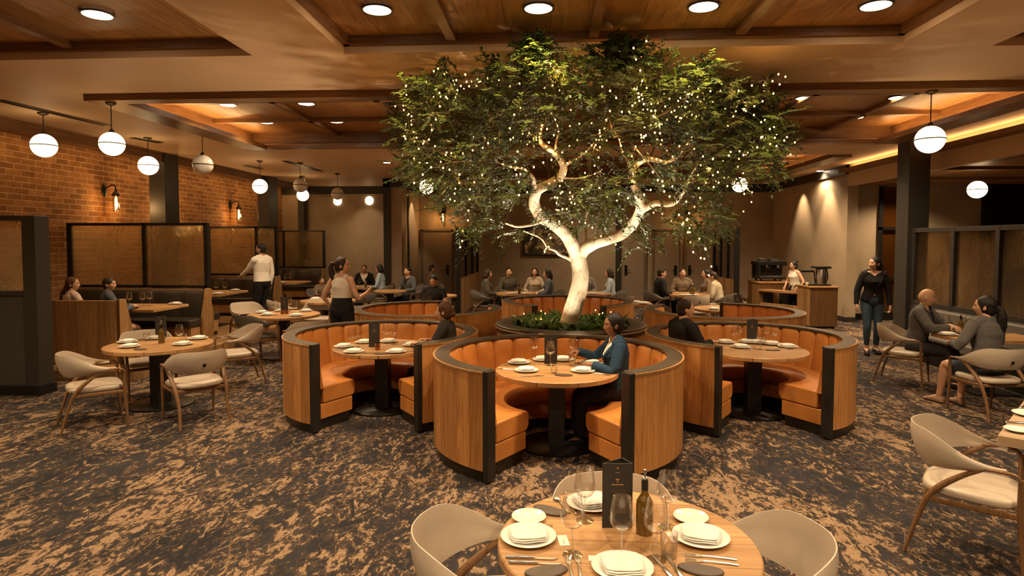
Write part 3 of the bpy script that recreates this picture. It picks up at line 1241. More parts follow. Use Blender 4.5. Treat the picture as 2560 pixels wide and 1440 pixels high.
def mk_booth(label):
    t = thing('curved_booth', label, 'booth')
    a0, a1 = -PI / 2 + OPEN, 3 * PI / 2 - OPEN
    H = 0.93
    g = G()
    g.add(*arc_prof([(RO, 0.10), (RO, H - 0.02), (RO - 0.045, H - 0.02), (RO - 0.045, 0.10)], a0, a1, 96))
    obj('outer_panel', g, M['oak_booth'], t, smooth=30)
    g = G()
    g.add(*arc_prof([(RO + 0.006, H - 0.02), (RO + 0.006, H), (RO - 0.012, H), (RO - 0.012, H - 0.02)], a0, a1, 96))
    obj('wood_edge', g, M['oak_plain'], t, smooth=30)
    g = G()
    g.add(*arc_prof([(RO - 0.012, H - 0.02), (RO - 0.012, H + 0.004), (RO - 0.15, H + 0.004), (RO - 0.15, H - 0.02)], a0, a1, 96))
    obj('top_cap', g, M['cap'], t, smooth=30)
    # dark end posts
    for a in (a0, a1):
        s = 1 if a == a0 else -1
        Mx = Matrix.Rotation(a, 4, 'Z')
        g = G()
        g.box((RO - 0.105, -0.028 - 0.001 * s, 0.02), (RO + 0.004, 0.028, H + 0.006), Mx @ Matrix.Translation((0, -0.026 * s, 0)))
        obj('end_post', g, M['blackwood'], t, smooth=0, bevel=0.004)
    # channelled leather backrest
    nch = 22
    per = 10
    rows = []
    prof = [(0.965, 0.44), (0.985, 0.52), (1.015, 0.70), (1.035, 0.82), (1.045, 0.875), (1.06, 0.905), (1.085, 0.912), (1.10, 0.90), (1.12, 0.44)]
    for i in range(nch * per + 1):
        u = (i % per) / per
        a = a0 + (a1 - a0) * i / (nch * per)
        d = (1 - abs(math.sin(PI * u)) ** 0.30) * 0.034 if 0 < i < nch * per else 0.03
        rows.append([((r + d * (1 if j < 7 else 0)) * math.cos(a), (r + d * (1 if j < 7 else 0)) * math.sin(a), z - d * 0.5 * (j in (4, 5, 6))) for j, (r, z) in enumerate(prof)])
    g = G()
    g.grid(rows)
    b = len(g.v)
    g.f.append(tuple(reversed(range(len(prof)))))
    g.f.append(tuple(range(b - len(prof), b)))
    g.m += [0, 0]
    obj('backrest', g, M['tan'], t, smooth=60)
    # seat cushion
    pr = [(0.505, 0.30), (0.49, 0.32), (0.485, 0.41), (0.50, 0.445), (0.53, 0.458), (0.75, 0.462), (1.0, 0.455), (1.0, 0.275), (0.53, 0.275)]
    g = G()
    g.add(*arc_prof(pr, a0 + 0.01, a1 - 0.01, 96))
    obj('seat', g, M['tan'], t, smooth=50, bevel=0.015)
    g = G()
    g.add(*arc_prof([(0.54, 0.11), (0.54, 0.27), (1.13, 0.27), (1.13, 0.11)], a0 + 0.012, a1 - 0.012, 96))
    obj('seat_base', g, M['tan'], t, smooth=40, bevel=0.008)
    g = G()
    g.add(*arc_prof([(0.58, 0.0), (0.58, 0.105), (RO - 0.03, 0.105), (RO - 0.03, 0.0)], a0 + 0.03, a1 - 0.03, 96))
    obj('plinth', g, M['bronze_dark'], t, smooth=40)
    return t


M['bronze_dark'] = plain('dark_bronze_plinth', (0.028, 0.022, 0.015), 0.4, 0.4, var=0.2)


def mk_oak_booth():
    """vertical boards: planks by angle are too fine to matter, grain along z"""
    n = N('oak_curved_boards')
    v = n.coord('Object', (9, 9, 0.55))
    f = n.noise(v, 3.0, 8, 0.62, 1.2)
    c = n.ramp(f, [(0.28, (0.30, 0.125, 0.036)), (0.5, (0.50, 0.235, 0.075)), (0.72, (0.66, 0.34, 0.12))])
    sep = n.n('SeparateXYZ')
    n.link(n.coord('Object'), sep.inputs[0])
    q = n.math('MULTIPLY', n.math('ARCTAN2', sep.outputs[1], sep.outputs[0]), 7.6)
    wn = n.n('TexWhiteNoise', _noise_dimensions='1D')
    n.link(n.math('FLOOR', q), wn.inputs['W'])
    c = n.mix(1.0, c, n.ramp(wn.outputs['Value'], [(0, (0.74, 0.70, 0.66)), (1, (1.12, 1.1, 1.08))]), 'MULTIPLY')
    ed = n.ramp(n.math('ABSOLUTE', n.math('SUBTRACT', n.math('FRACT', q), 0.5)), [(0.485, (1, 1, 1)), (0.497, (0.5, 0.42, 0.36))])
    c = n.mix(1.0, c, ed, 'MULTIPLY')
    kn = n.noise(n.coord('Object', (3.0, 3.0, 1.1)), 2.6, 2, 0.4, 0.4)
    c = n.mix(n.ramp(kn, [(0.70, 0), (0.76, 0.6)]), c, (0.10, 0.038, 0.012))
    return n.bsdf(c, 0.42, 0, None, 0.4)


M['oak_booth'] = mk_oak_booth()
BOOTH = Proto(mk_booth)
GB = 'round leather booths'
CM, CL, CR = (0.07, 6.05), (-1.99, 7.25), (2.28, 7.34)
CBL, CBM, CBR = (-1.98, 9.95), (0.32, 11.35), (2.72, 9.95)
BOOTH.put('round tan leather booth right in the middle, a woman in blue sitting in it', (*CM, 0), 0, GB)
BOOTH.put('round tan leather booth with a woman in a black and grey top', (*CL, 0), rad(5), GB, (0.94, 0.94, 1))
BOOTH.put('round tan leather booth with a man in a black jacket', (*CR, 0), rad(-1), GB, (0.95, 0.95, 1))
BOOTH.put('round booth seen from its oak back, behind the booth left of the middle one', (*CBL, 0), rad(150), GB)
BOOTH.put('round booth whose leather back shows just behind the tree planter', (*CBM, 0), 0, GB)
BOOTH.put('round booth seen from its oak back, between the planter and the coffee counter', (*CBR, 0), rad(-165), GB)


# ------------------------------------------------------------------ tables
def mk_round_table(label, r=0.53, base='disc', post=0.075, top='tabletop'):
    t = thing('round_table', label, 'table')
    g = G()
    g.lathe([(0, 0.703), (r - 0.006, 0.703), (r, 0.709), (r, 0.744), (r - 0.006, 0.75), (0, 0.75)], 72)
    obj('tabletop', g, M[top], t, smooth=30)
    g = G()
    g.cbox((0, 0, 0.37), (2 * post, 2 * post, 0.70))
    obj('pedestal', g, M['blackwood'], t, smooth=0, bevel=0.006)
    g = G()
    g.lathe([(0, 0), (r * 0.62, 0), (r * 0.62, 0.018), (r * 0.60, 0.026), (0, 0.03)], 48)
    obj('base', g, M['black'], t)
    return t


def mk_rect_table(label, w, d, top='tabletop', post=0.05, th=0.045):
    t = thing('rectangular_table', label, 'table')
    g = G()
    g.cbox((0, 0, 0.75 - th / 2), (w, d, th))
    obj('tabletop', g, M[top], t, smooth=0, bevel=0.004)
    g = G()
    g.cbox((0, 0, 0.37), (2 * post, 2 * post, 0.68))
    obj('pedestal', g, M['black'], t, smooth=0, bevel=0.004)
    g = G()
    g.cbox((0, 0, 0.012), (w * 0.5, d * 0.6, 0.024))
    obj('base', g, M['black'], t, smooth=0, bevel=0.004)
    return t


GT = 'round wooden tables'
TF, T1, T2, T3 = (0.32, 2.56), (-4.77, 7.27), (-4.60, 10.45), (-4.75, 13.0)
TABLES = {}


def tbl(key, label, c, r, z=0, **k):
    t = mk_round_table(label, r, **k)
    t.location = (c[0], c[1], z)
    TABLES[key] = (c[0], c[1], r, z + 0.75)
    return t


tbl('F', 'closest round oak table, laid for dinner with an oil bottle', TF, 0.535)
tbl('M', 'round oak table inside the middle leather booth', CM, 0.60, post=0.08)
tbl('L', 'round oak table inside the leather booth left of the middle', CL, 0.58, post=0.08)
tbl('R', 'round oak table inside the leather booth right of the middle', (CR[0] + 0.09, CR[1]), 0.60, post=0.08)
tbl('T1', 'round oak table with four beige chairs near the charcoal screen', T1, 0.60, post=0.085)
tbl('T2', 'round oak table behind the four beige chairs, near the waiter', T2, 0.60)
tbl('T3', 'round oak table partly hidden behind the waitress', T3, 0.58)
tbl('BL', 'round oak table behind the booths, a man in black sitting at it', (-2.35, 11.8), 0.50)
tbl('BR', 'round oak table behind the booth of the man in black jacket', (3.30, 11.85), 0.58)
tbl('G1', 'round table of the couple in blue by the taupe wall', (-5.35, 17.05), 0.55)
tbl('G2', 'small round table beside the dark nib wall', (-4.1, 15.7), 0.42)
tbl('G3', 'small round table in front of the single taupe door', (-2.6, 14.4), 0.42)
tbl('G4', 'wide round table of the group sitting under the picture', (-0.85, 15.2), 0.52)
tbl('G5', 'round table behind the tree trunk with two guests', (1.05, 15.35), 0.46)
tbl('G6', 'large round table of the guests before the double doors', (3.36, 15.1), 0.56)


def rtbl(key, label, c, w, d, rz=0, z=0, **k):
    t = mk_rect_table(label, w, d, **k)
    t.location = (c[0], c[1], z)
    t.rotation_euler = (0, 0, rz)
    TABLES[key] = (c[0], c[1], w, z + 0.75)
    return t


rtbl('B1', 'rectangular oak table in the nearest dark leather booth', (-7.75, 10.11), 2.7, 0.98, 0, 0.15)
rtbl('B2', 'rectangular oak table in front of the waiter', (-7.5, 13.1), 1.28, 1.2, 0, 0.15)
rtbl('B3', 'rectangular oak table in the farthest dark leather booth', (-7.4, 16.6), 1.3, 1.1, 0, 0.15)
rtbl('BM', 'small rectangular table behind the planter, laid for guests', (1.60, 12.85), 0.95, 0.7)
rtbl('C', 'rectangular oak table of the couple in grey blazers', (5.80, 8.50), 1.10, 0.70)
# pale table cut by the picture's right edge: its visible corner and two sides from the photo
RCZ = rad(-42)
rc_c = Vector((2.90, 4.15, 0)) + Matrix.Rotation(RCZ, 3, 'Z') @ Vector((0.75, 0.72, 0))
rtbl('RC', 'pale oak table cut off by the edge of the view', (rc_c.x, rc_c.y), 1.5, 1.45, RCZ, top='tabletop_pale', th=0.065, post=0.06)


# ------------------------------------------------------------------ chairs
def mk_chair(label, mat='beige'):
    """sitter faces +y"""
    t = thing('dining_armchair', label, 'chair')
    # seat cushion
    g = G()
    rows = []
    for i, z in enumerate((0.405, 0.412, 0.425, 0.448, 0.462, 0.468, 0.470)):
        ins = (0.03, 0.008, 0.0, 0.0, 0.012, 0.05, 0.12)[i]
        ring = []
        for k in range(40):
            a = 2 * PI * k / 40
            c, s = math.cos(a), math.sin(a)
            e = 0.55
            x = math.copysign(abs(c) ** e, c) * (0.265 - ins)
            y = math.copysign(abs(s) ** e, s) * (0.255 - ins) + 0.01
            x *= 1 + 0.10 * y / 0.25
            ring.append((x, y, z))
        rows.append(ring)
    g.grid(rows, closed_u=True)
    g.f.append(tuple(range(len(g.v) - 40, len(g.v))))
    g.f.append(tuple(reversed(range(40))))
    g.m += [0, 0]
    obj('seat', g, M[mat], t, smooth=60)
    # wrap-around shell back
    R = 0.275
    outer, inner = [], []
    n = 36
    for i in range(n + 1):
        th = lerp(-1, 1, i / n)
        a = -PI / 2 + th * rad(118)
        k = abs(th)
        top = lerp(0.815, 0.655, smoothstep(0.30, 1.0, k))
        bot = lerp(0.575, 0.625, smoothstep(0.25, 1.0, k))
        xs_ = 1.04
        px, py = R * xs_ * math.cos(a), R * math.sin(a) * 0.98
        if k > 0.75:
            py += (k - 0.75) * 0.22
        lean = 0.05
        nx, ny = math.cos(a), math.sin(a)
        co, ci = [], []
        for j in range(7):
            u = j / 6
            z = lerp(bot, top, u)
            off = lean * (z - 0.6) / 0.2 * (1 - 0.6 * k) + 0.012 * math.sin(PI * u)
            th_ = 0.013 * math.sqrt(max(0.05, 1 - (2 * u - 1) ** 4)) * (1 - 0.45 * smoothstep(0.7, 1, k))
            co.append((px + nx * (off + th_), py + ny * (off + th_), z))
            ci.append((px + nx * (off - th_), py + ny * (off - th_), z))
        outer.append(co + list(reversed(ci)))
    g = G()
    g.grid(outer, closed_u=True)
    m = len(outer[0])
    g.f.append(tuple(range(m)))
    g.f.append(tuple(reversed(range(len(g.v) - m, len(g.v)))))
    g.m += [0, 0]
    br = obj('backrest', g, M[mat], t, smooth=50)
    # black disc painting the shade of a small grip hole in the back
    g = G()
    g.lathe([(0, 0), (0.018, 0), (0.018, 0.006), (0, 0.006)], 16, Matrix.Translation((0, -0.309, 0.665)) @ Matrix.Rotation(rad(90), 4, 'X'))
    obj('grip_hole_shade', g, M['black'], br)
    for s in (-1, 1):
        # rear leg sweeping up into the side of the back
        g = G()
        pts = catmull([(0.255 * s, -0.315, 0.0), (0.245 * s, -0.255, 0.22), (0.262 * s, -0.18, 0.42), (0.278 * s, -0.04, 0.56), (0.288 * s, 0.075, 0.635)], 5)
        k = len(pts)
        rs = [lerp(0.013, 0.023, min(1, i / (k * 0.5))) if i < k * 0.6 else lerp(0.023, 0.014, (i - k * 0.6) / (k * 0.4)) for i in range(k)]
        g.tube(pts, rs, 10, flat=(1.0, 0.85))
        obj('rear_leg', g, M['chairwood'], t)
        g = G()
        pts = catmull([(0.288 * s, 0.05, 0.638), (0.292 * s, 0.14, 0.642), (0.288 * s, 0.225, 0.636), (0.280 * s, 0.255, 0.60)], 5)
        g.tube(pts, [0.015] * len(pts), 10, flat=(0.75, 1.15), up=(0, 0, 1))
        obj('armrest', g, M['chairwood'], t)
        g = G()
        g.tube([(0.280 * s, 0.255, 0.612), (0.272 * s, 0.258, 0.40), (0.268 * s, 0.285, 0.0)], [0.014, 0.020, 0.011], 10)
        obj('front_leg', g, M['chairwood'], t)
    g = G()
    for a, b in (((-0.262, -0.19, 0.385), (0.262, -0.19, 0.385)), ((-0.27, 0.255, 0.385), (0.27, 0.255, 0.385)),
                 ((-0.262, -0.19, 0.385), (-0.27, 0.255, 0.385)), ((0.262, -0.19, 0.385), (0.27, 0.255, 0.385))):
        g.tube([a, b], 0.017, 8, flat=(1.2, 0.8))
    obj('seat_frame', g, M['chairwood'], t)
    return t


CHAIR = Proto(mk_chair)
GREYCHAIR = Proto(lambda l: mk_chair(l, 'grey_leather'))
GC = 'beige dining armchairs'


def face(x, y, tx, ty):
    return math.atan2(ty - y, tx - x) - PI / 2


def chair(px, py, tgt, label, proto=None, turn=0.0, z=0.0, at=None):
    p = at or P(px, py, z)
    return (proto or CHAIR).put(label, (p[0], p[1], z), face(p[0], p[1], tgt[0], tgt[1]) + rad(turn), GC)


# closest table
for a, lab, r in ((183, 'beige armchair at the closest table, beside its two knives', 0.57),
                  (-1, 'beige armchair at the closest table, on the oil bottle side', 0.50),
                  (92, 'beige armchair tucked behind the menu of the closest table', 0.30)):
    x, y = TF[0] + r * math.cos(rad(a)), TF[1] + r * math.sin(rad(a))
    CHAIR.put(lab, (x, y, 0), face(x, y, *TF), GC)
# table by the charcoal screen
chair(236, 1062, T1, 'beige armchair nearest the charcoal screen, seen from its side', turn=-34)
chair(492, 1050, T1, 'beige armchair seen from behind, in front of the black table pedestal', turn=-6)
chair(598, 958, T1, 'beige armchair turned towards the table, on its far booth side', turn=-34)
chair(372, 985, T1, 'beige armchair facing us behind the laid round table', turn=0)
# second round table
chair(622, 862, T2, 'beige armchair with its pale back beside the waiter', turn=6)
chair(640, 905, T2, 'armchair with a dark curved back near the beige group', GREYCHAIR, turn=0)
chair(770, 930, T2, 'armchair just left of the leather booth, seen from behind', turn=6)
chair(800, 848, T2, 'beige armchair between the second round table and the waitress', turn=0)
# third round table
chair(738, 812, T3, 'small pale armchair at the table behind the waitress', turn=0, at=(-5.45, 12.35))
chair(845, 800, T3, 'armchair hidden partly behind the waitress', turn=0)
chair(1000, 835, (-2.35, 11.8), 'grey armchair pushed to the table behind the booths', GREYCHAIR, at=(-3.15, 11.9))
chair(905, 815, (-5.3, 17.0), 'grey armchair beside the raised hand of the waitress', GREYCHAIR, turn=10)
chair(1775, 815, (3.15, 15.0), 'pale grey armchair back behind the man in the black jacket', at=(3.25, 14.1))
# couple
CHAIR.put('armchair of the bald man in a grey blazer', (5.04, 9.13, 0), rad(-128), GC)
CHAIR.put('armchair of the woman with a long dark ponytail', (5.07, 7.42, 0), rad(6), GC)
# pale table by the edge
CHAIR.put('empty beige armchair pulled up to the pale table', (2.70, 4.10, 0), RCZ - rad(90) + rad(6), GC)
p = rc_c + Matrix.Rotation(RCZ, 3, 'Z') @ Vector((0.1, -1.02, 0))
CHAIR.put('beige armchair almost hidden at the front of the pale table', (p.x, p.y, 0), RCZ, GC)

# ------------------------------------------------------------------ dark leather wall booths on the platform
def wall_bench(label, y, xr, facing, back_panel=None):
    """straight bench along x; facing -1: seat towards the camera, +1 away"""
    t = thing('booth_bench', label, 'bench', (XL + 0.02, y, 0.15))
    W = xr - XL - 0.02
    f = facing
    S = lambda y0, y1: (min(y0 * f, y1 * f), max(y0 * f, y1 * f))

    def bx(g, x0, x1, y0, y1, z0, z1):
        a, b = S(y0, y1)
        g.box((x0, a, z0), (x1, b, z1))
    g = G()
    bx(g, 0, W, 0.0, 0.05, 0.0, 0.955)
    obj('back_panel', g, M['oak_bench'], t, smooth=0, bevel=0.004)
    g = G()
    n = max(3, int(W / 0.42))
    rows = []
    for i in range(n * 8 + 1):
        u = (i % 8) / 8
        x = W * i / (n * 8)
        d = (1 - abs(math.sin(PI * u)) ** 0.4) * 0.02 if 0 < i < n * 8 else 0.02
        rows.append([(x, f * v, z) for v, z in ((0.05, 0.40), (0.24 - d, 0.42), (0.20 - d, 0.7), (0.17 - d, 0.88), (0.14, 0.945 - d), (0.09, 0.955), (0.05, 0.94))])
    if f < 0:
        rows.reverse()
    g.grid(rows)
    m = 7
    g.f.append(tuple(range(m)))
    g.f.append(tuple(reversed(range(len(g.v) - m, len(g.v)))))
    g.m += [0, 0]
    obj('backrest', g, M['darkleather'], t, smooth=60)
    g = G()
    bx(g, 0, W, 0.06, 0.64, 0.30, 0.45)
    obj('seat', g, M['darkleather'], t, smooth=30, bevel=0.03)
    g = G()
    bx(g, 0, W - 0.02, 0.06, 0.58, 0.08, 0.30)
    obj('base', g, M['oak_bench'], t, smooth=0)
    g = G()
    bx(g, 0, W - 0.02, 0.02, 0.54, 0.0, 0.08)
    obj('plinth', g, M['black'], t, smooth=0)
    # slanted end panel
    g = G()
    poly = [(0.0, 0.0), (0.30, 0.0), (0.30, 0.45), (0.15, 0.975), (0.0, 0.975)]
    vs = [(W, f * a, b) for a, b in poly] + [(W + 0.05, f * a, b) for a, b in poly]
    k = len(poly)
    fs = [tuple(range(k)), tuple(reversed(range(k, 2 * k)))] + [(i, k + i, k + (i + 1) % k, (i + 1) % k) for i in range(k)]
    g.add(vs, fs)
    obj('end_panel', g, M['oak_side'], t, smooth=0, bevel=0.004)
    return t


M['oak_bench'] = wood('oak_bench_boards', (0.28, 0.145, 0.055), (0.54, 0.31, 0.13), planks=(0, 0.34), ax=2, rough=0.45)
wall_bench('dark leather bench with the two seated women, oak back towards us', 8.98, -6.56, 1)
wall_bench('dark leather bench under the largest amber screen', 11.3, -6.42, -1)
wall_bench('dark leather bench backing onto the largest amber screen', 11.42, -6.62, 1)
wall_bench('dark leather bench under the middle amber screen, behind the waiter', 15.55, -7.0, -1)
wall_bench('dark leather bench backing onto the middle amber screen', 15.67, -7.1, 1)
wall_bench('dark leather bench under the farthest amber screen', 20.0, -7.44, -1)


def amber_screen(label, y, xs_, z0, z1):
    t = thing('amber_screen', label, 'screen', (0, y, 0))
    g = G()
    w = 0.04
    for i, x in enumerate(xs_):
        ww = 0.075 if i in (0, len(xs_) - 1) else 0.055
        g.box((x - ww / 2, -w, z0), (x + ww / 2, w, z1))
    g.box((xs_[0], -w, z1 - 0.05), (xs_[-1], w, z1))
    g.box((xs_[0], -w, z0), (xs_[-1], w, z0 + 0.05))
    obj('frame', g, M['black'], t, smooth=0)
    for a, b in zip(xs_, xs_[1:]):
        g = G()
        g.box((a + 0.03, -0.008, z0 + 0.05), (b - 0.03, 0.008, z1 - 0.05))
        obj('glass_pane', g, M['hammered'], t, smooth=0)
    return t


amber_screen('largest amber textured glass screen, two panes above the dark bench', 11.36, [-9.18, -7.70, -6.48], 1.13, 2.36)
amber_screen('middle amber textured glass screen, beside the waiter', 15.61, [-8.85, -7.57, -7.04], 1.13, 2.40)
amber_screen('farthest amber textured glass screen, right of the waiter', 20.05, [-9.03, -8.80, -7.44], 1.13, 2.38)

# ------------------------------------------------------------------ coffee counter
def coffee_counter():
    t = thing('coffee_counter', 'oak coffee counter with cubbyholes along the lit taupe wall', 'counter', (5.98, 14.62, 0))
    # long part along the wall and a front block
    for lo, hi in (((0.0, 0.0, 0.05), (0.62, 0.75, 0.94)), ((-0.62, 1.6, 0.05), (0.2, 2.5, 0.94))):
        g = G()
        g.box(lo, hi)
        cb = obj('cabinet', g, M['oak_side'], t, smooth=0, bevel=0.004)
        g = G()
        g.box((lo[0] - 0.03, lo[1] - 0.03, 0.94), (hi[0] + 0.03, hi[1] + 0.03, 0.975))
        obj('worktop', g, M['oak_plain'], t, smooth=0, bevel=0.004)
    g = G()
    g.prism([(-0.10, 0.755), (0.22, 0.755), (-0.30, 1.595), (-0.66, 1.595)], 0.74, 0.79)
    obj('serving_ledge', g, M['oak_plain'], t, smooth=0, bevel=0.004)
    g = G()
    g.prism([(-0.04, 0.755), (0.02, 0.755), (-0.54, 1.595), (-0.60, 1.595)], 0.05, 0.45)
    fp = obj('front_panel', g, M['oak_side'], t, smooth=0)
    for y, z in ((-0.52, 0.42), (-0.12, 0.42)):
        g = G()
        g.box((y, 1.598, z), (y + 0.26, 1.608, z + 0.26))
        obj('cubbyhole_shade', g, M['black'], cb, smooth=0)  # flat black sheet painting the shade inside an open cubby
    g = G()
    g.box((0.05, 0.04, 0), (0.58, 0.70, 0.05))
    obj('plinth', g, M['black'], t, smooth=0)
    g = G()
    g.box((-0.57, 1.65, 0), (0.15, 2.45, 0.05))
    obj('plinth', g, M['black'], t, smooth=0)
    return t


coffee_counter()
g = G()
t = thing('espresso_machine', 'black espresso machine at the far end of the coffee counter', 'coffee machine', (5.75, 16.72, 0.976), rad(90))
g.box((-0.30, -0.35, 0.06), (0.25, 0.35, 0.12))
g.box((-0.02, -0.35, 0.12), (0.25, 0.35, 0.50))
g.box((-0.30, -0.37, 0.42), (0.27, 0.37, 0.52))
g.box((-0.30, 0.30, 0.1), (0.1, 0.35, 0.45))
obj('body', g, M['black'], t, smooth=0, bevel=0.01)
g = G()
for y in (-0.18, 0.1):
    g.cyl((-0.18, y, 0.42), (-0.18, y, 0.34), 0.035)
    g.cyl((-0.18, y, 0.36), (-0.36, y, 0.35), 0.012)
obj('group_head', g, M['steel'], t)
g = G()
g.box((-0.28, -0.33, 0.12), (-0.02, 0.33, 0.14))
obj('drip_tray', g, M['steel'], t, smooth=0)
g = G()
g.box((-0.2, -0.2, 0.52), (0.1, 0.0, 0.58))
g.lathe([(0, 0.52), (0.09, 0.52), (0.10, 0.58), (0.06, 0.60), (0, 0.60)], 20, Matrix.Translation((0.0, 0.18, 0)))
obj('cup_warmer', g, M['charcoal2'], t, smooth=30)
g = G()
for y in (-0.25, 0.25):
    for x in (-0.2, 0.2):
        g.cyl((x, y, 0), (x, y, 0.06), 0.025)
obj('foot', g, M['black'], t)
t = thing('stand_mixer', 'chrome brewing machine with a black spout head on the near counter block', 'coffee machine', (6.32, 15.0, 0.976), rad(0))
g = G()
g.box((-0.30, -0.18, 0), (0.22, 0.18, 0.035))
obj('base', g, M['black'], t, smooth=0, bevel=0.006)
g = G()
g.lathe([(0, 0.035), (0.125, 0.035), (0.125, 0.38), (0.115, 0.40), (0, 0.40)], 28, Matrix.Translation((0.06, 0, 0)))
obj('boiler', g, M['steel'], t)
g = G()
g.box((-0.12, -0.16, 0.40), (0.22, 0.16, 0.45))
g.tube([(0.19, 0.0, 0.40), (0.21, 0, 0.2), (0.19, 0, 0.08)], 0.014, 8)
obj('lid', g, M['black'], t, smooth=0, bevel=0.006)
g = G()
g.box((-0.40, -0.05, 0.31), (-0.12, 0.05, 0.36))
g.tube([(-0.10, 0, 0.33), (-0.09, 0, 0.2), (-0.07, 0, 0.05)], 0.018, 8)
obj('spout', g, M['black'], t, smooth=0, bevel=0.004)
for i, (x, y) in enumerate(((6.02, 14.9), (6.06, 15.05))):
    g = G()
    g.lathe([(0.022, 0), (0.04, 0.05), (0.042, 0.075), (0.036, 0.075), (0.02, 0.008), (0, 0.006)], 18)
    o = obj('cup', g, M['porcelain' if i == 0 else 'steel'], loc=(x, y, 0.9765))
    tag(o, ['small white cup beside the chrome brewing machine', 'steel milk jug beside the chrome brewing machine'][i], 'cup')

# ------------------------------------------------------------------ planter
PL = (0.30, 8.95)
t = thing('round_planter', 'round oak planter with a dark rim that holds the tree', 'planter', (*PL, 0))
g = G()
g.lathe([(1.02, 0.08), (1.06, 0.08), (1.06, 0.76), (1.02, 0.76)], 96, closed=False)
obj('side', g, M['oak_booth'], t, smooth=30)
g = G()
g.lathe([(1.075, 0.74), (1.08, 0.75), (1.08, 0.83), (1.06, 0.84), (0.86, 0.84), (0.85, 0.83), (0.85, 0.66)], 96, closed=False)
rm = obj('rim', g, M['cap'], t, smooth=40)
g = G()
g.torus(1.078, 0.012, 0.795, 96, 6)
obj('rim_edge', g, M['oak_plain'], rm)
g = G()
g.lathe([(1.0, 0), (1.0, 0.09)], 64, closed=False)
obj('plinth', g, M['black'], t)
g = G()
g.lathe([(0.0, 0.74), (0.5, 0.74), (0.86, 0.70)], 48, closed=False)
obj('soil', g, M['soil'], t)
# ------------------------------------------------------------------ the tree
rnd = random.Random(7)
nr = np.random.default_rng(11)


def tdepth(py):
    return lerp(8.95, 7.75, smoothstep(640, 330, py))


def tp(px, py, dy=0.0):
    return Q(px, py, tdepth(py) + dy)


def limb(pts, r0, r1, dy=0.0, dy1=None, start=None, n=12, power=1.0):
    P3 = []
    for i, a in enumerate(pts):
        u = i / (len(pts) - 1)
        P3.append(tp(a[0], a[1], lerp(dy, dy if dy1 is None else dy1, u)))
    if start is not None:
        P3 = [start] + P3
    c = catmull(P3, 6)
    k = len(c) - 1
    rs = [lerp(r0, r1, (i / k) ** power) * (1 + 0.018 * math.sin(i * 0.9)) for i in range(k + 1)]
    return c, rs


tree = thing('indoor_tree', 'tall pale barked tree with a wide green crown, growing from the round planter', 'tree', (0, 0, 0))
LIMBS = []
base = [(1422, 815), (1428, 790), (1438, 755), (1449, 715), (1451, 680), (1446, 650), (1443, 628)]
LIMBS.append(limb(base, 0.150, 0.112, power=0.55))
L1 = [(1441, 640), (1432, 615), (1415, 587), (1383, 558), (1352, 541), (1336, 513), (1338, 487), (1349, 472), (1373, 460), (1399, 443), (1409, 420), (1400, 398), (1379, 377), (1354, 358), (1350, 336), (1358, 312), (1372, 290)]
LIMBS.append(limb(L1, 0.108, 0.013, 0, -0.35))
L2 = [(1450, 638), (1463, 622), (1489, 607), (1522, 597), (1556, 585), (1581, 561), (1596, 537), (1601, 515), (1596, 488), (1581, 452), (1581, 425), (1594, 408), (1617, 397), (1640, 399), (1662, 405), (1688, 396), (1717, 361), (1735, 330)]
LIMBS.append(limb(L2, 0.098, 0.012, 0, -0.30))
LIMBS.append(limb([(1600, 528), (1618, 518), (1640, 508), (1668, 511), (1687, 507), (1701, 493), (1715, 470), (1726, 442), (1745, 410)], 0.052, 0.010, -0.12, -0.5))
LIMBS.append(limb([(1360, 552), (1330, 562), (1294, 567), (1268, 560), (1244, 554), (1215, 545)], 0.022, 0.007, -0.05, -0.5))
LIMBS.append(limb([(1436, 655), (1418, 645), (1397, 636), (1388, 627), (1369, 619), (1353, 597), (1330, 586), (1310, 578)], 0.026, 0.008, 0.0, -0.4))
LIMBS.append(limb([(1341, 478), (1335, 460), (1333, 446), (1319, 430), (1304, 421), (1278, 418), (1240, 405)], 0.034, 0.008, -0.1, -0.6))
LIMBS.append(limb([(1466, 610), (1465, 585), (1463, 560), (1466, 537), (1478, 517), (1488, 505), (1500, 480), (1505, 450)], 0.024, 0.008, 0.1, 0.9))
LIMBS.append(limb([(1408, 420), (1425, 405), (1442, 397), (1465, 380), (1490, 350)], 0.022, 0.007, -0.2, -0.7))
LIMBS.append(limb([(1392, 385), (1390, 360), (1396, 330), (1388, 300), (1370, 270)], 0.018, 0.005, -0.2, -0.8))
LIMBS.append(limb([(1579, 430), (1570, 405), (1556, 380), (1548, 350), (1530, 320)], 0.020, 0.005, -0.25, -0.8))
LIMBS.append(limb([(1402, 444), (1440, 446), (1470, 440), (1500, 430)], 0.016, 0.006, -0.2, -0.5))
g = G()
for c, rs in LIMBS:
    g.tube(c, rs, 14)
g.sphere(tp(1446, 634), 0.118, 16, 10, (1, 0.95, 1.15))
g.sphere(tp(1601, 522, -0.12), 0.054, 12, 8)
tr = obj('trunk', g, M['bark'], tree, smooth=60)
# merge the limbs into one continuous skin
m = tr.modifiers.new('r', 'REMESH')
m.mode = 'VOXEL'
m.voxel_size = 0.011
m.use_smooth_shade = True
dg = bpy.context.evaluated_depsgraph_get()
me = bpy.data.meshes.new_from_object(tr.evaluated_get(dg))
tr.modifiers.clear()
tr.data = me
me.name = 'trunk'

